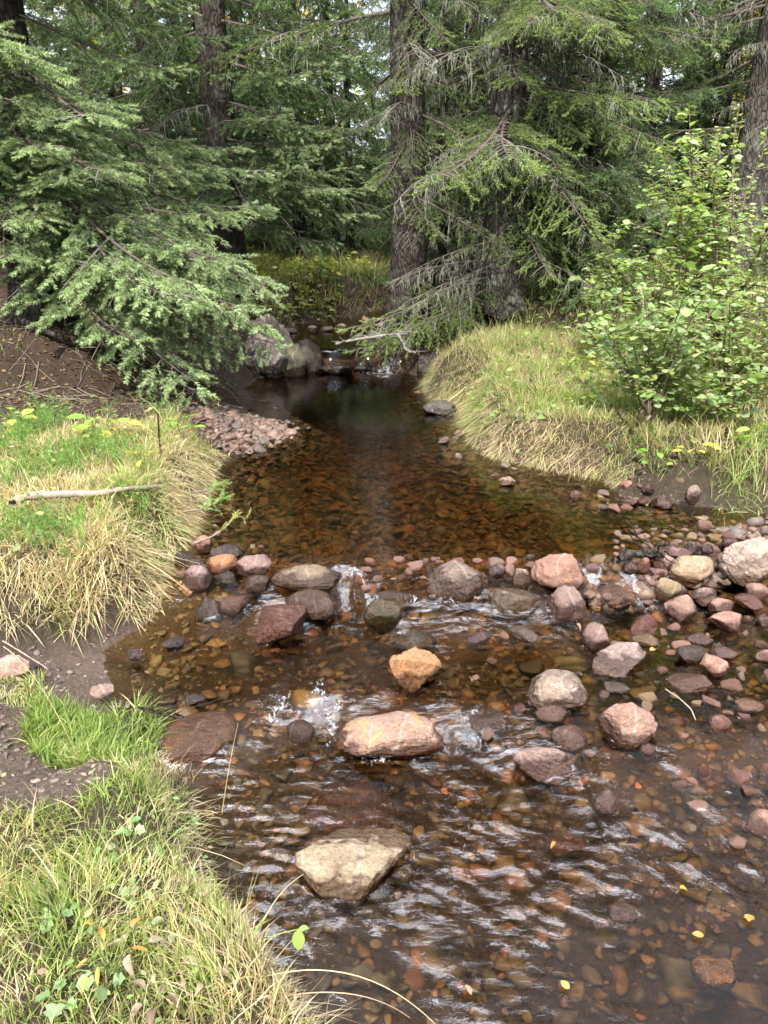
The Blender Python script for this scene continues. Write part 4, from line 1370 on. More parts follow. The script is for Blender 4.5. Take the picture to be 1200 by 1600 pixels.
for k, (px, py, n, ls, lab) in enumerate(((290, 1290, 4, .05, 'pale round leaved plant at the bank edge'), (205, 1300, 6, .045, 'cluster of small round leaves in the middle of the near grass'), (160, 1345, 5, .045, 'round leaved plant above the wilted leaves'),
                                          (165, 1540, 6, .055, 'dark green lobed leaves beside the orange plant'), (95, 1570, 4, .055, 'lobed green leaf low in the near grass'), (210, 1410, 4, .05, 'grey green leaf among the straw'),
                                          (240, 1340, 3, .045, 'twin round leaves behind the grey green wilted leaf'), (90, 1440, 4, .045, 'small green leaves in the short grass far from the water'))):
    herb('lady_mantle', lab, px, py, n, ls * .55, LEAF_LOBED, MANT, 50 + k, .03, .2, MANT_G)
herb('orange_herb', 'orange withered plant standing in the near grass', 172, 1520, 7, 0.028, LEAF_NARROW, [(.55, .24, .05), (.5, .2, .04)], 61, .11, .22)
herb('wilted_plant', 'brown shrivelled leaf clump lowest in the near grass', 245, 1575, 5, 0.031, LEAF_CURL, [(.27, .20, .15), (.22, .15, .11)], 62, .05, .2, elev=.8)
herb('wilted_plant', 'grey brown shrivelled leaf beside the orange plant', 210, 1490, 4, 0.031, LEAF_CURL, [(.3, .23, .18)], 63, .05, .2, elev=.8)
herb('wilted_plant', 'brown drooping leaf near the overhanging blades', 325, 1530, 4, 0.028, LEAF_CURL, [(.3, .22, .16)], 64, .05, .2, elev=.8)
herb('wilted_plant', 'large grey green withering leaf at the bank rim', 282, 1450, 4, 0.034, LEAF_CURL, [(.2, .22, .13), (.3, .25, .17)], 65, .05, .2, elev=.5)

# feathery green ground cover on the dry bank
rng = np.random.default_rng(71)


def needle_tmpl(seed, n=22, ln=.2, w=.022, upbias=.35, spread=.8):
    r_ = np.random.default_rng(seed)
    V, Fc = [], []
    for k in range(n):
        t = (k + r_.uniform(0, 1)) / n
        a = r_.uniform(0, 2 * PI)
        rad = np.array([0, math.cos(a), math.sin(a) * .7 + upbias])
        rad /= np.linalg.norm(rad)
        fwd = r_.uniform(.45, .95)
        d = np.array([fwd, 0, 0]) + rad * spread
        d /= np.linalg.norm(d)
        L = ln * r_.uniform(.8, 1.15) * (1.0 - .25 * t)
        side = np.cross(d, r_.normal(size=3))
        side /= np.linalg.norm(side)
        p = np.array([t, 0, 0])
        V += [p - side * w / 2, p + side * w / 2, p + d * L]
        Fc.append((3 * k, 3 * k + 1, 3 * k + 2))
    return np.array(V), np.array(Fc)


NT = [needle_tmpl(k, 38, .24, .058) for k in range(4)]
NT_LUSH = [needle_tmpl(60 + k, 46, .30, .052, .15, .85) for k in range(4)]
NT_LONG = [needle_tmpl(10 + k, 46, .42, .034, .2, .55) for k in range(3)]
NT_FAR = [needle_tmpl(20 + k, 24, .34, .075) for k in range(3)]


def put_twigs(B, tmpls, pos, dirs, ln, tint, rng, m=0):
    pos, dirs, ln, tint = map(np.asarray, (pos, dirs, ln, tint))
    which = rng.integers(0, len(tmpls), len(pos))
    for k, (v, f) in enumerate(tmpls):
        i = np.where(which == k)[0]
        if not len(i):
            continue
        M = frames(dirs[i], None, rng.normal(0, .25, len(i)))
        B.add(stamp(v, pos[i], M, ln[i]), stamp_faces(f, len(v), len(i)), np.repeat(tint[i], len(v), 0), m)


q = np.column_stack([rng.uniform(-2.6, -.7, 9000), rng.uniform(2.75, 4.6, 9000)])
ok = (n2(q, 2.4, 2, 33.0) > .08) & (sdf(STREAM, q) < -.12)
q = q[ok][:1000]
B = Buf()
pz = terrain(q)
d = np.column_stack([rng.normal(0, .45, (len(q), 2)), np.ones(len(q))])
put_twigs(B, [needle_tmpl(40 + k, 20, .24, .03, .1, .9) for k in range(3)], np.column_stack([q, pz + .02]), d, rng.uniform(.08, .15, len(q)), np.array([.13, .24, .05]) * rng.uniform(.7, 1.3, (len(q), 1)), rng)
o = link('horsetail_leaves', B.mesh('horsetail_leaves', [M_leaf]))
tag(o, 'feathery green horsetail patches in the dry bank grass', 'ground cover', None, 'stuff')

# low leafy cover along the upper brook and under the tree edge
B = Buf()
for (x0, x1, y0, y1, n, ls, cols) in ((-2.6, -.2, 8.0, 11.5, 2600, .07, [(.27, .34, .07), (.36, .36, .08), (.2, .29, .06), (.46, .40, .08)]), (1.2, 3.6, 6.3, 8.0, 500, .05, [(.10, .15, .04), (.16, .2, .06)]),
                                      (1.3, 3.6, 4.2, 6.0, 700, .045, [(.13, .2, .05), (.2, .26, .07), (.3, .28, .07)]), (-2.4, -.6, 2.7, 4.4, 420, .03, [(.2, .27, .08), (.28, .32, .1), (.34, .3, .1), (.3, .2, .1)]), (-1.3, -.3, .7, 1.7, 260, .016, [(.18, .28, .08), (.24, .3, .1), (.3, .22, .13)]), (.6, 1.9, 4.6, 6.2, 600, .04, [(.14, .24, .05), (.2, .28, .07)])):
    q = np.column_stack([rng.uniform(x0, x1, n * 3), rng.uniform(y0, y1, n * 3)])
    q = q[(sdf(STREAM, q) < -.05) & (n2(q, 1.6, 2, 3.0) > -.1)][:n]
    pz = terrain(q) + rng.uniform(.03, .28, len(q)) * np.clip(.6 + n2(q, 2, 2, 13.), .2, 1)
    a = rng.uniform(0, 2 * PI, len(q))
    put_leaves(B, LEAF_OVAL, np.column_stack([q, pz]), np.column_stack([np.cos(a), np.sin(a), rng.uniform(-.4, .4, len(q))]), ls * rng.uniform(.6, 1.2, len(q)), np.asarray(cols)[rng.integers(0, len(cols), len(q))] * rng.uniform(.7, 1.2, (len(q), 1)), rng)
o = link('undergrowth_leaves', B.mesh('undergrowth_leaves', [M_leaf], True))
tag(o, 'low leafy undergrowth yellowing along the banks and the upper brook', 'undergrowth', None, 'stuff')

# ------------------------------------------------------------------ spruces
def make_bough(name, seed, L=2.0, gap=.055, droop=.25, upturn=.12, tw=.085, cols=((.075, .125, .05),), tipc=(.12, .19, .09), dead=.12, lichen=0, hang=.25, nt=NT, sec=.42, bare=.15, woodc=(.10, .08, .065), tgap=.042, wood_r=.016):
    rng = np.random.default_rng(seed)
    B = Buf()
    T_ = np.linspace(0, 1, 14)
    ax = np.stack([L * T_ * (1 - .06 * T_), .05 * L * np.sin(T_ * 3 + seed) * T_, -droop * L * T_ ** 1.4 + upturn * L * T_ ** 3.2], 1)
    B.add(*tube(ax, wood_r * (1 - .85 * T_), 6), woodc, 1)
    pos, dirs, lens, tint, strands = [], [], [], [], []
    cols, tipc = np.asarray(cols), np.asarray(tipc)
    t = bare
    sgn = 1
    while t < .99:
        p0 = np.array([np.interp(t, T_, ax[:, k]) for k in range(3)])
        q0 = np.array([np.interp(min(t + .03, 1), T_, ax[:, k]) for k in range(3)])
        tg = (q0 - p0) / (np.linalg.norm(q0 - p0) + 1e-9) if t < .97 else np.array([1, 0, -.1])
        sd = np.cross(tg, [0, 0, 1.0]) * sgn
        sd /= np.linalg.norm(sd) + 1e-9
        a = R(rng.uniform(38, 66))
        d2 = tg * math.cos(a) + sd * math.sin(a) + np.array([0, 0, rng.uniform(-.3, .15)])
        d2 /= np.linalg.norm(d2)
        l2 = (.13 + sec * L * (1 - t) ** .85 * min(1, (t + .12) * 2.6)) * rng.uniform(.55, 1.1) * .75
        u = np.linspace(0, 1, 6)
        sec_pts = p0 + d2 * (u * l2)[:, None] + np.array([0, 0, -hang * l2]) * (u ** 2)[:, None] + rng.normal(0, .012, 3) * u[:, None]
        is_dead = rng.uniform() < dead * (1.6 - t)
        B.add(*tube(sec_pts, (.0045 if is_dead else .004) * (1 - .7 * u) + .0008, 3), (.15, .135, .115) if is_dead else woodc, 1)
        s_ = .06 / l2
        sg2 = 1
        base = cols[rng.integers(0, len(cols))] * rng.uniform(.75, 1.2)
        while s_ < 1.0:
            pp = np.array([np.interp(s_, u, sec_pts[:, k]) for k in range(3)])
            d3 = sec_pts[min(5, int(s_ * 5) + 1)] - sec_pts[int(s_ * 5)]
            d3 /= np.linalg.norm(d3) + 1e-9
            side = np.cross(d3, [0, 0, 1.0]) * sg2
            side /= np.linalg.norm(side) + 1e-9
            ang = R(rng.uniform(30, 60))
            dd = d3 * math.cos(ang) + side * math.sin(ang) + np.array([0, 0, rng.uniform(-.35, .2)])
            ln = tw * rng.uniform(.6, 1.25) * (1.25 - .6 * s_)
            if is_dead:
                if rng.uniform() < .6:
                    dd = dd / np.linalg.norm(dd)
                    e = pp + dd * ln * 1.3
                    B.add(*tube(np.array([pp, (pp + e) / 2 + rng.normal(0, .008, 3), e]), [.002, .0015, .0006], 3), (.17, .155, .13), 1)
                if lichen and rng.uniform() < lichen:
                    strands.append(pp)
            else:
                k = (.3 + .7 * s_) * (.35 + .65 * t)
                cc = base * (1 - k) + tipc * k * rng.uniform(.8, 1.15)
                pos.append(pp); dirs.append(dd); lens.append(ln); tint.append(cc)
                pos.append(pp); dirs.append(d3); lens.append(tgap * 2.1); tint.append(cc * .9)
                if lichen and rng.uniform() < lichen * .12:
                    strands.append(pp)
            sg2 = -sg2
            s_ += tgap / l2 * rng.uniform(.7, 1.3)
        if not is_dead:
            pos.append(sec_pts[-1]); dirs.append(d2); lens.append(tw * 1.1); tint.append(tipc * rng.uniform(.9, 1.15))
        sgn = -sgn
        t += gap / L * rng.uniform(.6, 1.4)
    pos.append(ax[-1]); dirs.append(np.array([1, 0, -.2])); lens.append(tw * 1.2); tint.append(tipc)
    if len(pos):
        put_twigs(B, nt, pos, dirs, np.array(lens), np.array(tint), rng, 0)
    for p in strands:
        for _ in range(2):
            n = 5
            L_ = rng.uniform(.04, .14)
            pts = p + np.stack([rng.normal(0, .006, n).cumsum(), rng.normal(0, .006, n).cumsum(), -np.linspace(0, L_, n)], 1)
            B.add(*tube(pts, .0022 * np.linspace(1, .3, n), 3), (.24, .26, .19), 1)
    return B.mesh(name, [M_needle, M_twig]), L


BL = ((.13, .19, .08), (.115, .168, .07), (.15, .21, .092))
LUSH = [make_bough('bough', 200 + k, 2.0, .058, .26, .18, .082, BL, (.31, .40, .195), .10, .1, .12, NT_LUSH, tgap=.046) for k in range(5)]
DARKC = ((.08, .13, .05), (.09, .14, .058), (.07, .115, .048))
MID = [make_bough('bough', 220 + k, 2.0, .058, .22, .08, .095, DARKC, (.13, .21, .075), .12, .25, .45) for k in range(5)]
OLIVE = [make_bough('bough', 240 + k, 2.0, .062, .30, .10, .09, ((.11, .155, .05), (.095, .14, .045)), (.21, .28, .085), .22, .6, .35) for k in range(5)]
PINEY = [make_bough('bough', 260 + k, 1.8, .085, .2, .2, .12, ((.085, .12, .05), (.10, .125, .055)), (.13, .18, .075), .25, .5, .3, NT_LONG, tgap=.06) for k in range(3)]
DEAD = [make_bough('dead_branch', 280 + k, 1.2, .075, .18, -.05, .08, DARKC, (.1, .15, .06), 5.0, .45, .4, woodc=(.14, .125, .105), wood_r=.008, bare=.1) for k in range(4)]


def trunk_mesh(name, H, r0, r1, seed, bend=.0, flare=1.5, mat=M_bark, sides=28, rings=70, zmax=None):
    rng = np.random.default_rng(seed)
    z = np.concatenate([np.linspace(-.25, 3.5, rings), np.linspace(3.6, H, 24)]) if H > 4 else np.linspace(-.25, H, rings)
    a = np.linspace(0, 2 * PI, sides, endpoint=False)
    r = r0 + (r1 - r0) * np.clip(z / H, 0, 1) + r0 * (flare - 1) * np.exp(-np.maximum(z, -.1) / .22)
    Z, A = np.meshgrid(z, a, indexing='ij')
    Rr = np.repeat(r[:, None], sides, 1)
    p = np.column_stack([np.cos(A).ravel() * 1.6, np.sin(A).ravel() * 1.6, Z.ravel() * .9 + seed])
    lob = np.exp(-np.maximum(Z, 0) / .35) * .35 * np.cos(A * 5 + seed)
    Rr = Rr * (1 + .10 * perlin(p).reshape(Z.shape) + .05 * fbm(p * np.array([5, 5, 2.2]), 3).reshape(Z.shape) + lob * .5)
    bx = bend * (Z / max(H, 1)) ** 1.5 * H + .03 * np.sin(Z * .9 + seed)
    v = np.column_stack([(np.cos(A) * Rr + bx).ravel(), (np.sin(A) * Rr + .02 * np.sin(Z * 1.1 + seed * 2)).ravel(), Z.ravel()])
    n = len(z)
    i = np.arange(n - 1)[:, None] * sides
    j = np.arange(sides)[None]
    k = (j + 1) % sides
    f = np.stack([i + j, i + k, i + sides + k, i + sides + j], -1).reshape(-1, 4)
    top = np.arange(sides)[None] + (n - 1) * sides
    return mesh_from(name, v, [f, top], None, [mat], True)


def add_bough(root, pool, pos, az, el, length, rnd, name='bough', roll=0):
    me, L = pool[rnd.randrange(len(pool))]
    o = link(name, me, root, pos)
    s_ = length / L
    o.scale = (s_, s_ * rnd.choice((-1, 1)) * rnd.uniform(.9, 1.15), s_)
    o.rotation_euler = (roll + rnd.uniform(-.2, .2), -el, az)
    return o


def spruce(label, base, H, r0, zone, rmax, n, pool, seed, group=None, mat=M_bark, bend=0., deadn=0, deadz=(.4, 2.6), rlow=1.0, name='spruce_tree', extra=(), el0=-.12, r1=.03, deadlen=(.5, 1.2), clear=None):
    rnd = random.Random(seed)
    root = empty(name, base, label, 'tree', group)
    link('trunk', trunk_mesh('trunk', H, r0, r1, seed, bend, mat=mat), root)
    z0, z1 = zone
    for k in range(n):
        f = (k + rnd.random()) / n
        z = z0 + (z1 - z0) * f ** 1.15
        az = k * 2.39996 + rnd.uniform(-.4, .4)
        if clear and abs((math.degrees(az) - clear[0] + 180) % 360 - 180) < clear[1]:
            az += PI * .62
        ln = rmax * max(.25, (1 - z / (H * 1.05)) ** .8) * rnd.uniform(.75, 1.1) * (rlow + (1 - rlow) * min(1, f * 4))
        el = el0 + .45 * f + rnd.uniform(-.1, .1)
        bx = bend * (z / H) ** 1.5 * H
        add_bough(root, pool, (bx, 0, z), az, el, ln, rnd)
    for k in range(deadn):
        z = rnd.uniform(*deadz)
        add_bough(root, DEAD, (bend * (z / H) ** 1.5 * H, 0, z), rnd.uniform(0, 2 * PI), rnd.uniform(-.25, .1), rnd.uniform(*deadlen), rnd, 'dead_branch')
    for (pool_, z, az, el, ln) in extra:
        add_bough(root, pool_, (0, 0, z), az, el, ln, rnd)
    return root


def gz(x, y):
    return (x, y, tz(x, y))


# the large blue green spruce whose boughs sweep down to the bank
ex = []
rr = random.Random(4)
for k in range(32):
    az = R(rr.uniform(-95, 20))
    z = rr.uniform(.75, 1.7) if az > R(-50) else rr.uniform(1.25, 1.9)
    ex.append((LUSH, z, az, rr.uniform(-.40, -.05), rr.uniform(1.5, 2.05) if az > R(-50) else rr.uniform(1.3, 1.8)))
for k in range(18):
    ex.append((LUSH, rr.uniform(.7, 1.4), R(rr.uniform(-48, -8)), rr.uniform(-.5, -.28), rr.uniform(2.0, 2.5)))
for k in range(10):
    ex.append((LUSH, rr.uniform(.8, 1.3), R(rr.uniform(-125, -65)), rr.uniform(-.2, .02), rr.uniform(1.1, 1.5)))
for k in range(26):
    z = rr.uniform(1.8, 4.4)
    ex.append((LUSH, z, R(rr.uniform(-85, 30)), rr.uniform(-.35, .1), rr.uniform(1.4, 2.0)))
spruce('large blue green spruce with lush boughs sweeping down to the bank', gz(-2.75, 6.3), 9.5, .2, (1.7, 9.2), 2.3, 34, LUSH, 301, extra=ex, deadn=5, deadz=(.3, 1.0))
# second one behind it, dark trunk
ex = [(LUSH, rr.uniform(.9, 2.2), R(rr.uniform(-110, -10)), rr.uniform(-.2, .1), rr.uniform(1.3, 2.0)) for k in range(16)]
spruce('dark spruce with a straight bare brown trunk behind the blue green one', gz(-1.75, 8.9), 11.5, .19, (2.3, 11.2), 2.4, 74, MID, 302, clear=(-85, 34), extra=ex, deadn=14, deadz=(1., 4.2))
# the central trunk
ex = [(OLIVE, rr.uniform(1.2, 2.1), R(a), rr.uniform(-.25, -.05), l) for a, l in ((-48, 1.5), (-35, 1.7), (-15, 1.8), (-28, 1.5), (5, 1.6), (-5, 1.3), (20, 1.5))]
ex += [(OLIVE, .55, R(-52), -.1, 1.2), (OLIVE, 1.75, R(-112), -.3, .9), (OLIVE, 1.95, R(-88), -.35, .85), (OLIVE, 2.9, R(-75), -.3, 1.0), (OLIVE, 2.5, R(-96), -.35, .8), (OLIVE, 1.3, R(-70), -.2, .9), (OLIVE, 3.1, R(-120), -.3, .9)]
spruce('thick trunked old spruce standing on the brook edge above the little waterfall', gz(.22, 7.95), 12, .185, (2.3, 11.6), 2.5, 58, OLIVE, 303, clear=(-94, 42), extra=ex, deadn=24, deadz=(.8, 4.6), mat=M_bark, deadlen=(.5, 1.5))
spruce('thin dark young spruce between the old trunk and the forked one', gz(.62, 8.7), 8, .06, (1.8, 7.8), 1.3, 46, OLIVE, 304, deadn=16, deadz=(.5, 3.2))
ex = [(OLIVE, rr.uniform(.6, 2.8), R(rr.uniform(-98, 20)), rr.uniform(-.25, .1), rr.uniform(1.1, 1.9)) for k in range(30)]
ex += [(OLIVE, rr.uniform(.05, .35), R(rr.uniform(188, 226)), rr.uniform(-.1, .04), rr.uniform(1.2, 1.7)) for k in range(7)]
ex += [(DEAD, rr.uniform(.25, .6), R(a_), rr.uniform(-.05, .1), 1.2) for a_ in (196, 208, 215)]
spruce('lichen hung spruce with drooping olive boughs over the grass tussock', gz(1.15, 7.7), 11, .19, (1.6, 10.7), 2.4, 62, OLIVE, 305, clear=(190, 62), extra=ex, deadn=30, deadz=(.4, 3.6), deadlen=(.6, 1.5), mat=M_bark_grey)
ex = [(MID, rr.uniform(.5, 3.0), R(rr.uniform(-170, -60)), rr.uniform(-.25, .1), rr.uniform(1.3, 2.1)) for k in range(32)]
spruce('dense dark green spruce behind the lichen hung one', gz(2.15, 8.6), 11, .17, (.9, 10.7), 2.4, 70, MID, 306, clear=(-10, 50), extra=ex, deadn=14, deadz=(.4, 3.))
spruce('grey trunked pine with long needles and rusty dead twigs above the leafy shrub', gz(3.85, 8.7), 10.5, .21, (2.0, 10), 2.4, 54, PINEY, 307, clear=(-114, 45), mat=M_bark_grey, deadn=24, deadz=(1.0, 4.2), name='pine_tree', extra=[(PINEY, rr.uniform(1.4, 3.8), R(rr.choice((rr.uniform(-215, -165), rr.uniform(-70, -10)))), rr.uniform(-.2, .2), rr.uniform(1.2, 1.9)) for k in range(22)])
spruce('young bushy spruce filling the gap behind the upper brook', gz(-1.25, 11.8), 13, .10, (.3, 12.7), 2.0, 96, MID, 308)
spruce('middling spruce beyond the second trunk with low sweeping boughs', gz(-2.9, 10.8), 8, .14, (.5, 7.7), 2.4, 76, MID, 309, deadn=6)
spruce('tall spruce with bare lower trunk beyond the leafy shrub', gz(6.0, 9.4), 8, .2, (1.2, 7.7), 2.5, 60, OLIVE, 310, deadn=16, deadz=(.5, 3.5))
spruce('low dark spruce between the old trunk and the young bushy one', gz(1.15, 11.4), 13, .12, (.4, 12.6), 2.0, 96, MID, 311)
spruce('dark spruce at the margin of the wood above the needle litter', gz(-5.2, 8.2), 8, .19, (.8, 7.7), 2.6, 66, MID, 312, deadn=10)

# far trees: one shared crown mesh per kind
FARB = [make_bough('far_bough', 400 + k, 2.0, .12, .26, .1, .17, DARKC, (.10, .15, .06), .1, 0, .4, NT_FAR, tgap=.11) for k in range(3)]


def far_crown(seed, H, rmax, n):
    rnd = random.Random(seed)
    V, T_, F3, F4, M3, M4, off = [], [], [], [], [], [], 0
    for k in range(n):
        me, L = FARB[k % 3]
        nv = len(me.vertices)
        v = np.empty(nv * 3, np.float32); me.vertices.foreach_get('co', v)
        t = np.empty(nv * 4, np.float32); me.attributes['tint'].data.foreach_get('color', t)
        f = (k + rnd.random()) / n
        z = .6 + (H - .8) * f
        ln = rmax * max(.12, (1 - z / (H * 1.03)) ** .85) * rnd.uniform(.8, 1.1)
        M = Matrix.Translation((0, 0, z)) @ Euler((rnd.uniform(-.2, .2), -(-.15 + .5 * f), k * 2.4 + rnd.uniform(-.3, .3))).to_matrix().to_4x4() @ Matrix.Scale(ln / L, 4)
        M = np.array(M)
        v = v.reshape(-1, 3) @ M[:3, :3].T + M[:3, 3]
        nl = len(me.loops); li = np.empty(nl, np.int32); me.loops.foreach_get('vertex_index', li)
        npn = len(me.polygons); lt = np.empty(npn, np.int32); ls = np.empty(npn, np.int32); mi = np.empty(npn, np.int32)
        me.polygons.foreach_get('loop_total', lt); me.polygons.foreach_get('loop_start', ls); me.polygons.foreach_get('material_index', mi)
        a3 = lt == 3
        F3.append(li[ls[a3][:, None] + np.arange(3)] + off); M3.append(mi[a3])
        F4.append(li[ls[~a3][:, None] + np.arange(4)] + off); M4.append(mi[~a3])
        V.append(v); T_.append(t.reshape(-1, 4)[:, :3]); off += nv
    return mesh_from('crown', np.concatenate(V), [np.concatenate(F3), np.concatenate(F4)], np.concatenate(T_), [M_needle, M_twig], False, np.concatenate(M3 + M4))


FC = [(far_crown(500 + k, 10, 2.4, 90), 10) for k in range(2)]
FT = trunk_mesh('trunk', 10, .13, .02, 510, sides=12, rings=20)


def birch_crown(seed, cols, H=8, n=2600):
    rng = np.random.default_rng(seed)
    nc = 60
    cen = np.column_stack([rng.normal(0, 1.0, nc), rng.normal(0, 1.0, nc), rng.uniform(1.2, H, nc)])
    cen[:, :2] *= (1.15 - .6 * np.abs(cen[:, 2:3] / H - .5))
    p = cen[rng.integers(0, nc, n)] + rng.normal(0, .3, (n, 3))
    B = Buf()
    a = rng.uniform(0, 2 * PI, n)
    put_leaves(B, LEAF_OVAL, p, np.column_stack([np.cos(a), np.sin(a), rng.uniform(-.8, .3, n)]), rng.uniform(.09, .17, n), np.asarray(cols)[rng.integers(0, len(cols), n)] * rng.uniform(.7, 1.2, (n, 1)), rng)
    for c_ in cen:
        u = np.linspace(0, 1, 4)
        st = np.array([0, 0, max(.5, c_[2] - 1.0)])
        B.add(*tube(st + (c_ - st) * u[:, None], .02 * (1 - .8 * u), 3), (.2, .17, .15), 1)
    return B.mesh('crown', [M_leaf, M_twig])


BCY = birch_crown(601, [(.52, .40, .05), (.46, .40, .07), (.38, .38, .07), (.55, .34, .05)])
BCG = birch_crown(602, [(.22, .28, .06), (.3, .32, .07), (.17, .23, .06)])
BT = trunk_mesh('trunk', 8, .08, .02, 611, sides=10, rings=16, mat=M_birch)


def far_tree(name, label, group, x, y, crown, trunk, sc, rz):
    root = empty(name, gz(x, y), label, 'tree', group)
    root.rotation_euler = (0, 0, rz)
    root.scale = (sc, sc, sc)
    link('trunk', trunk, root)
    link('crown', crown, root)


rr = random.Random(9)
for k, (x, y, s_) in enumerate([(-8, 12, 1.2), (-6.2, 14.5, 1.1), (-4.3, 13.8, 1.05), (-2.5, 15.2, 1.0), (1.2, 15, 1.05), (3.2, 13.2, 1.1), (5.0, 14.0, 1.15), (7.6, 12.4, 1.2), (-9.5, 17, 1.2), (9.8, 15.5, 1.2), (1.6, 21, 1.0),
                                (4.0, 19, 1.1), (-4.6, 19.5, 1.2), (-12, 13, 1.2), (12, 12.5, 1.2), (8, 19, 1.2), (-7.6, 22, 1.2), (3.4, 10.9, .9), (7.6, 7.6, 1.0), (-7.6, 6.3, 1.05), (-3.4, 12.2, .8), (-.95, 14.6, .85), (-.55, 12.9, .52), (.6, 13.0, .5), (-2.6, 12.3, .62), (.55, 17.5, .9), (-1.9, 13.2, .7), (2.2, 12.4, .8), (4.6, 11.6, .9), (-5.6, 11, .9), (6.6, 11.2, .9), (-10, 9.5, 1), (10, 10, 1), (-6, 27, 1.2), (2.4, 27, 1.2), (5, 26, 1.2), (11, 25, 1.2), (-12, 25, 1.2)]):
    far_tree('spruce_tree', 'dark spruce in the wood behind the stream', 'spruces in the wood behind the stream', x, y, FC[k % 2][0], FT, s_ * rr.uniform(.92, 1.1), rr.uniform(0, 6.3))
for k, (x, y, s_) in enumerate([(-2.8, 17.2, 1.0), (-1.5, 17.6, .8), (2.3, 18, 1.0), (-6.0, 18, 1.0), (6.3, 17, 1.0), (-1.9, 22, 1.1), (10, 20, 1.1), (-10, 21, 1.1)]):
    yel = k % 3 != 2
    far_tree('birch_tree', 'yellow leaved birch showing through gaps between the spruces' if yel else 'pale green birch showing through gaps between the spruces', 'yellow birches in the wood' if yel else 'green birches in the wood',
             x, y, BCY if yel else BCG, BT, s_, rr.uniform(0, 6.3))
# forest edge on the near sides, outside the frame but mirrored in the water
# ------------------------------------------------------------------ sticks, twigs, fallen leaves
def stick(name, label, pts, r0, r1, mat=M_stick, twigs=0, seed=0, cat='stick', tint=(.26, .205, .16), group=None):
    rng = np.random.default_rng(seed)
    pts = np.array(pts, float)
    t = np.linspace(0, 1, len(pts))
    tt = np.linspace(0, 1, 26)
    P = np.stack([np.interp(tt, t, pts[:, k]) for k in range(3)], 1)
    for _ in range(2):
        P[1:-1] = (P[:-2] + 2 * P[1:-1] + P[2:]) / 4
    P += rng.normal(0, r0 * .12, P.shape)
    B = Buf()
    rad = (r0 + (r1 - r0) * tt) * (1 + .12 * rng.normal(size=26))
    B.add(*tube(P, rad, 9), tint, 0)
    for k in range(twigs):
        i = rng.integers(3, 24)
        d = rng.normal(size=3); d[2] = abs(d[2]) * .6
        d /= np.linalg.norm(d)
        L_ = rng.uniform(.06, .2)
        u = np.linspace(0, 1, 5)
        B.add(*tube(P[i] + d * (u * L_)[:, None] + rng.normal(0, .006, (5, 3)), r1 * .7 * (1 - .7 * u), 4), tint, 0)
    o = link(name, B.mesh(name, [mat], True))
    return tag(o, label, cat, group)


def gpts(pxs, lift, zt=.42):
    out = []
    for px, py in pxs:
        p = on_ground(px, py, zt)
        out.append((p.x, p.y, p.z + lift))
    return out


stick('fallen_branch', 'pale barkless branch lying on the dry grass bank', gpts([(25, 815), (45, 802), (110, 798), (165, 797), (200, 787), (255, 785)], .09), .021, .009, seed=1)
stick('fallen_branch', 'thin dead branch reaching down the litter slope under the spruce', gpts([(40, 520), (90, 540), (150, 556), (215, 562), (290, 572)], .08, .75), .022, .010, M_bark, 3, 2, tint=(.12, .1, .08))
stick('fallen_branch', 'second thin dead branch just below the first on the litter slope', gpts([(60, 505), (120, 545), (170, 575), (230, 590)], .06, .75), .012, .006, M_bark, 3, 3, tint=(.12, .1, .08))
stick('broken_sapling', 'short dark broken stem standing in the dry grass by the gravel bar', [tuple(Vector(gpts([(252, 715)], 0)[0]) + Vector(d)) for d in ((0, 0, 0), (.0, 0, .12), (.005, .01, .24))], .006, .004, M_bark, 0, 4)
p = on_ground(1000, 640, .4)
a0 = np.array(at_y(972, 765, 4.35)); 
stick('hanging_root', 'pale bare root looping down from the shrub to the shore', [tuple(at_y(x, y, 4.42)) for x, y in ((1018, 648), (1000, 668), (990, 673), (978, 690), (974, 715), (974, 740), (980, 752))], .010, .004, M_stick, 0, 5, 'root')
stick('hanging_root', 'brown bent root joining the looping pale one from the shrub', [tuple(at_y(x, y, 4.45)) for x, y in ((962, 640), (972, 655), (985, 665), (997, 669))], .007, .006, M_bark, 0, 6, 'root')
stick('bleached_limb', 'bleached forked dead limb lying across the little waterfall', [tuple(at_y(x, y, d_)) for x, y, d_ in ((525, 537, 7.05), (560, 530, 7.0), (600, 524, 7.0), (630, 522, 7.05), (652, 519, 7.2))], .013, .010, M_stick, 22, 21, 'branch', (.2, .185, .165))
stick('bleached_limb', 'shorter bleached limb dipping from the forked one toward the pool', [tuple(at_y(x, y, d_)) for x, y, d_ in ((622, 523, 7.02), (630, 535, 6.95), (634, 548, 6.9), (650, 552, 6.9))], .010, .006, M_stick, 14, 22, 'branch', (.19, .175, .155))
stick('lichen_twig', 'white lichen covered twig standing among the weir stones', [tuple(at_y(x, y, 3.45)) for x, y in ((622, 925), (632, 900), (641, 880), (649, 862))], .006, .004, M_stick, 16, 7, 'twig', (.5, .5, .44))
stick('driftwood', 'dark sodden driftwood lodged on the shingle spit', [tuple(at_z(x, y, .15)) for x, y in ((968, 872), (990, 865), (1015, 864), (1038, 870))], .018, .010, M_bark, 9, 8)
stick('reed_stem', 'straw coloured reed lying on the mud by the pink stone', gpts([(5, 1005), (30, 1020), (75, 1048)], .02, .08), .003, .002, M_stick, 0, 9)
stick('twig', 'bare twig arching over the shallows beside the wet flat stone', [tuple(at_z(x, y, z_)) for x, y, z_ in ((1040, 1077, .03), (1060, 1090, .05), (1080, 1108, .03), (1087, 1125, .0))], .003, .002, M_stick, 0, 10)
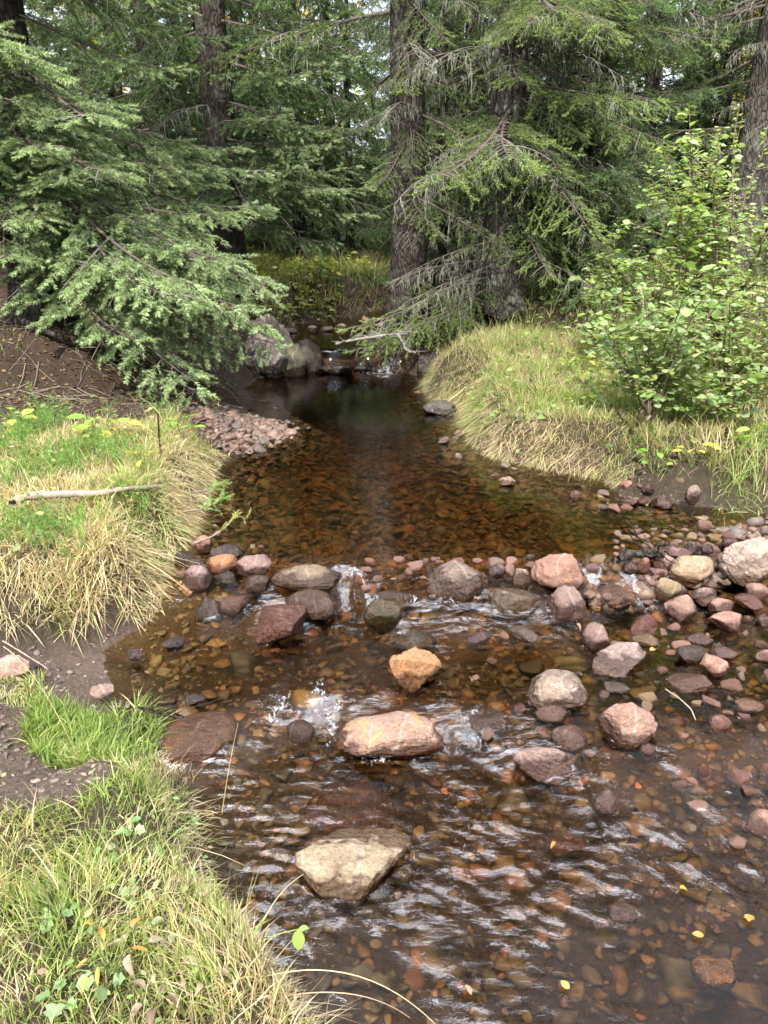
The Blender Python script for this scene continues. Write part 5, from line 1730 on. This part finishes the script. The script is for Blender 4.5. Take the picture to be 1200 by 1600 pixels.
stick('dead_twig', 'dead twig tangle hanging off the green tuft into the water', [tuple(at_z(x, y, z_)) for x, y, z_ in ((215, 1105, .08), (240, 1110, .06), (262, 1118, .03), (295, 1122, .0))], .004, .002, M_bark, 14, 11)


def sprig(name, label, pts, r_, seed, col, n=26, ls=.05):
    rng = np.random.default_rng(seed)
    pts = np.array(pts, float)
    t = np.linspace(0, 1, len(pts)); tt = np.linspace(0, 1, 16)
    P = np.stack([np.interp(tt, t, pts[:, k]) for k in range(3)], 1)
    root = empty(name, P[0], label, 'twig')
    P = P - P[0]
    Bs, Bn = Buf(), Buf()
    Bs.add(*tube(P, r_ * (1 - .6 * tt), 5), (.28, .23, .18))
    i = rng.integers(6, 16, n)
    put_twigs(Bn, NT, P[i], rng.normal(0, .6, (n, 3)) + (P[-1] - P[0]) / np.linalg.norm(P[-1]) + [0, 0, .3], rng.uniform(.7, 1.2, n) * ls, np.array(col) * rng.uniform(.7, 1.2, (n, 1)), rng)
    link('stem', Bs.mesh('stem', [M_twig], True), root)
    link('needles', Bn.mesh('needles', [M_needle]), root)


sprig('spruce_sprig', 'yellowish spruce sprig reaching from the bank over the weir end', [at_z(300, 850, .3), at_z(332, 838, .28), at_z(352, 825, .27), at_z(366, 805, .30), at_z(385, 810, .26)], .004, 81, (.3, .3, .08), 18, .05)
sprig('spruce_sprig', 'green sprig hanging off the grassy rim over the pool', [at_z(285, 800, .38), at_z(320, 795, .34), at_z(345, 780, .3)], .004, 82, (.16, .24, .06), 22, .06)
sprig('spruce_sprig', 'leafy sprig lower on the grassy rim beside the gravel bar', [at_z(300, 770, .38), at_z(330, 765, .34), at_z(350, 758, .3)], .004, 83, (.2, .26, .07), 26, .06)

# long grass stems arching from the near bank
rng = np.random.default_rng(91)
for k, (a, b, c_, lab, colr) in enumerate((((330, 1400), (420, 1250), (372, 1130), 'single pale grass stalk rising in front of the mossy submerged boulder', (.45, .36, .2)),
                                           ((380, 1440), (470, 1385), (470, 1375), 'broken straw bent at an angle over the dark water', (.5, .42, .27)),
                                           ((400, 1530), (560, 1480), (680, 1600), 'long pale straw arching low over the ripples', (.5, .42, .27)),
                                           ((430, 1560), (560, 1530), (640, 1590), 'reddish grass stalk arching beside the pale straw', (.42, .29, .2)),
                                           ((330, 1420), (400, 1440), (440, 1600), 'thin straw falling forward from the bank rim', (.48, .4, .24)),
                                           ((5, 1010), (60, 1045), (120, 1180), 'long bent straw lying over the bare path', (.45, .36, .22)))):
    P = [at_z(*a, .18), at_z(*b, .26 if k < 5 else .15), at_z(*c_, .12 if k not in (0,) else .42)]
    if k == 0:
        P = [at_y(345, 1290, 1.75), at_y(352, 1220, 1.77), at_y(372, 1130, 1.8)]
    if k == 1:
        P = [at_z(395, 1485, .14), at_z(418, 1400, .16), at_z(474, 1366, .12)]
    u = np.linspace(0, 1, 14)[:, None]
    pts = (1 - u) ** 2 * P[0] + 2 * u * (1 - u) * P[1] + u ** 2 * P[2]
    B = Buf()
    B.add(*tube(pts, .0017 * (1 - .5 * u[:, 0]), 4), colr)
    tag(link('grass_stalk', B.mesh('grass_stalk', [M_grass], True)), lab, 'grass stalk')

root = empty('leaf_sprig', at_z(440, 1490, .16), 'green stem with one yellow green leaf leaning out over the water', 'plant')
o0 = np.array(root.location)
B, B2 = Buf(), Buf()
pts = np.array([at_z(350, 1500, .17), at_z(400, 1475, .22), at_z(440, 1458, .22), at_z(466, 1452, .2)]) - o0
B.add(*tube(pts, .0016, 4), (.2, .24, .06))
put_leaves(B2, LEAF_OVAL, np.array([pts[-1], pts[-1]]), np.array([[.02, -.3, -.5], [.6, -.1, .3]]), np.array([.044, .024]), np.array([[.25, .32, .08], [.22, .28, .08]]), rng, rollamp=.1)
link('stem', B.mesh('stem', [M_twig], True), root)
link('leaf', B2.mesh('leaf', [M_leaf], True), root)

# fallen leaves
leafm = {}
FL = [((900, 975), LOW + .06, 'wilted pinkish leaf stuck on the end of the mauve oval stone', (.42, .22, .15)), ((955, 1056), .01, 'yellow leaf floating below the flat grey triangular stone', (.5, .3, .05)),
      ((868, 1316), -.045, 'orange leaf carried by the lower riffle', (.5, .2, .04)), ((1000, 1226), -.045, 'rust orange leaf caught at the pebbly margin', (.5, .15, .04)), ((690, 1232), -.075, 'long orange leaf under the water above the stepping stone', (.5, .16, .02)),
      ((1062, 1388), -.045, 'yellow leaf among glittering ripples', (.55, .42, .05)), ((1100, 1462), -.045, 'small orange leaf where the ripples fan out', (.55, .3, .05)), ((728, 1538), -.045, 'pale tan leaf in the darkest water', (.5, .35, .2)),
      ((890, 1545), -.045, 'golden leaf beside the fanning ripples', (.55, .35, .08)), ((1023, 1014), .0, 'brown yellow leaf turning behind the pale ochre stone', (.42, .28, .1)), ((200, 1462), .24, 'pale dry leaf lying on the near grass', (.4, .33, .25)),
      ((620, 905), .14, 'brown leaf stuck to the twig on the weir', (.3, .2, .1)), ((1010, 790), .13, 'yellow leaf on the earth shore', (.5, .4, .08)), ((1170, 1440), -.045, 'orange leaf at the shallow margin near the ripples', (.5, .28, .06))]
rng = np.random.default_rng(17)
for (px, py), zz, lab, colr in FL:
    B = Buf()
    a = rng.uniform(0, 6.3)
    put_leaves(B, (LEAF_CURL, LEAF_OVAL, LEAF_LOBED)[rng.integers(0, 3)], np.zeros((1, 3)), np.array([[math.cos(a), math.sin(a), .1]]), np.array([rng.uniform(.02, .036)]), np.array([colr]) * .8, rng, rollamp=.2)
    tag(link('fallen_leaf', B.mesh('fallen_leaf', [M_leaf], True), None, at_z(px, py, zz + .006)), lab, 'leaf', 'fallen leaves')

# ------------------------------------------------------------------ light
SUN_EL, SUN_AZ = R(46), R(-171)
wd = bpy.data.worlds.new('World')
SC.world = wd
wd.use_nodes = True
nt = wd.node_tree
bg = nt.nodes['Background']
sky = nt.nodes.new('ShaderNodeTexSky')
sky.sky_type = 'NISHITA'
sky.sun_disc = False
sky.sun_elevation = SUN_EL
sky.sun_rotation = SUN_AZ
sky.air_density = 1.0
sky.dust_density = 2.0
tc = nt.nodes.new('ShaderNodeTexCoord')
cl = noise(nt, tc.outputs['Generated'], 2.2, 7, .6, .4)
cf = ramp(nt, cl, [(.30, 0), (.52, 1)])
# bright cloud patch added near the zenith for ripple glints, thinner cloud elsewhere
dot = N(nt, 'ShaderNodeVectorMath', operation='DOT_PRODUCT')
nt.links.new(tc.outputs['Generated'], dot.inputs[0])
dot.inputs[1].default_value = (0, math.cos(R(80)), math.sin(R(80)))
bank = ramp(nt, dot.outputs['Value'], [(.925, 0), (.955, 1)])
cn = noise(nt, tc.outputs['Generated'], 5, 6, .6, .5)
bank = math_(nt, 'MULTIPLY', bank, ramp(nt, cn, [(.42, .1), (.54, 1)]))
ccol = mixc(nt, 'MIX', bank, (5.2, 5.5, 6.2), (95.0, 100.0, 110.0))
skyc = mixc(nt, 'MIX', cf, sky.outputs[0], ccol)
nt.links.new(skyc, bg.inputs['Color'])
bg.inputs['Strength'].default_value = .15
sun = bpy.data.lights.new('sun', 'SUN')
sun.energy = 5.0
sun.angle = R(1.5)
sun.color = (1.0, .95, .87)
so = bpy.data.objects.new('sun', sun)
COL.objects.link(so)
sd = Vector((math.sin(SUN_AZ) * math.cos(SUN_EL), math.cos(SUN_AZ) * math.cos(SUN_EL), math.sin(SUN_EL)))
so.rotation_euler = (-sd).to_track_quat('-Z', 'Y').to_euler()

vs = SC.view_settings
SC.display_settings.display_device = 'sRGB'
vs.view_transform = 'Standard'
vs.look = 'None'
vs.exposure = 1.15
vs.gamma = 1.0
SC.render.engine = 'CYCLES'
cy = SC.cycles
cy.max_bounces = 7
cy.diffuse_bounces = 3
cy.glossy_bounces = 3
cy.transmission_bounces = 4
cy.transparent_max_bounces = 10
cy.volume_bounces = 0
cy.caustics_reflective = False
cy.caustics_refractive = False
cy.sample_clamp_indirect = 20
cy.sample_clamp_direct = 0
cy.use_denoising = True
cy.use_adaptive_sampling = True
cy.adaptive_threshold = .01
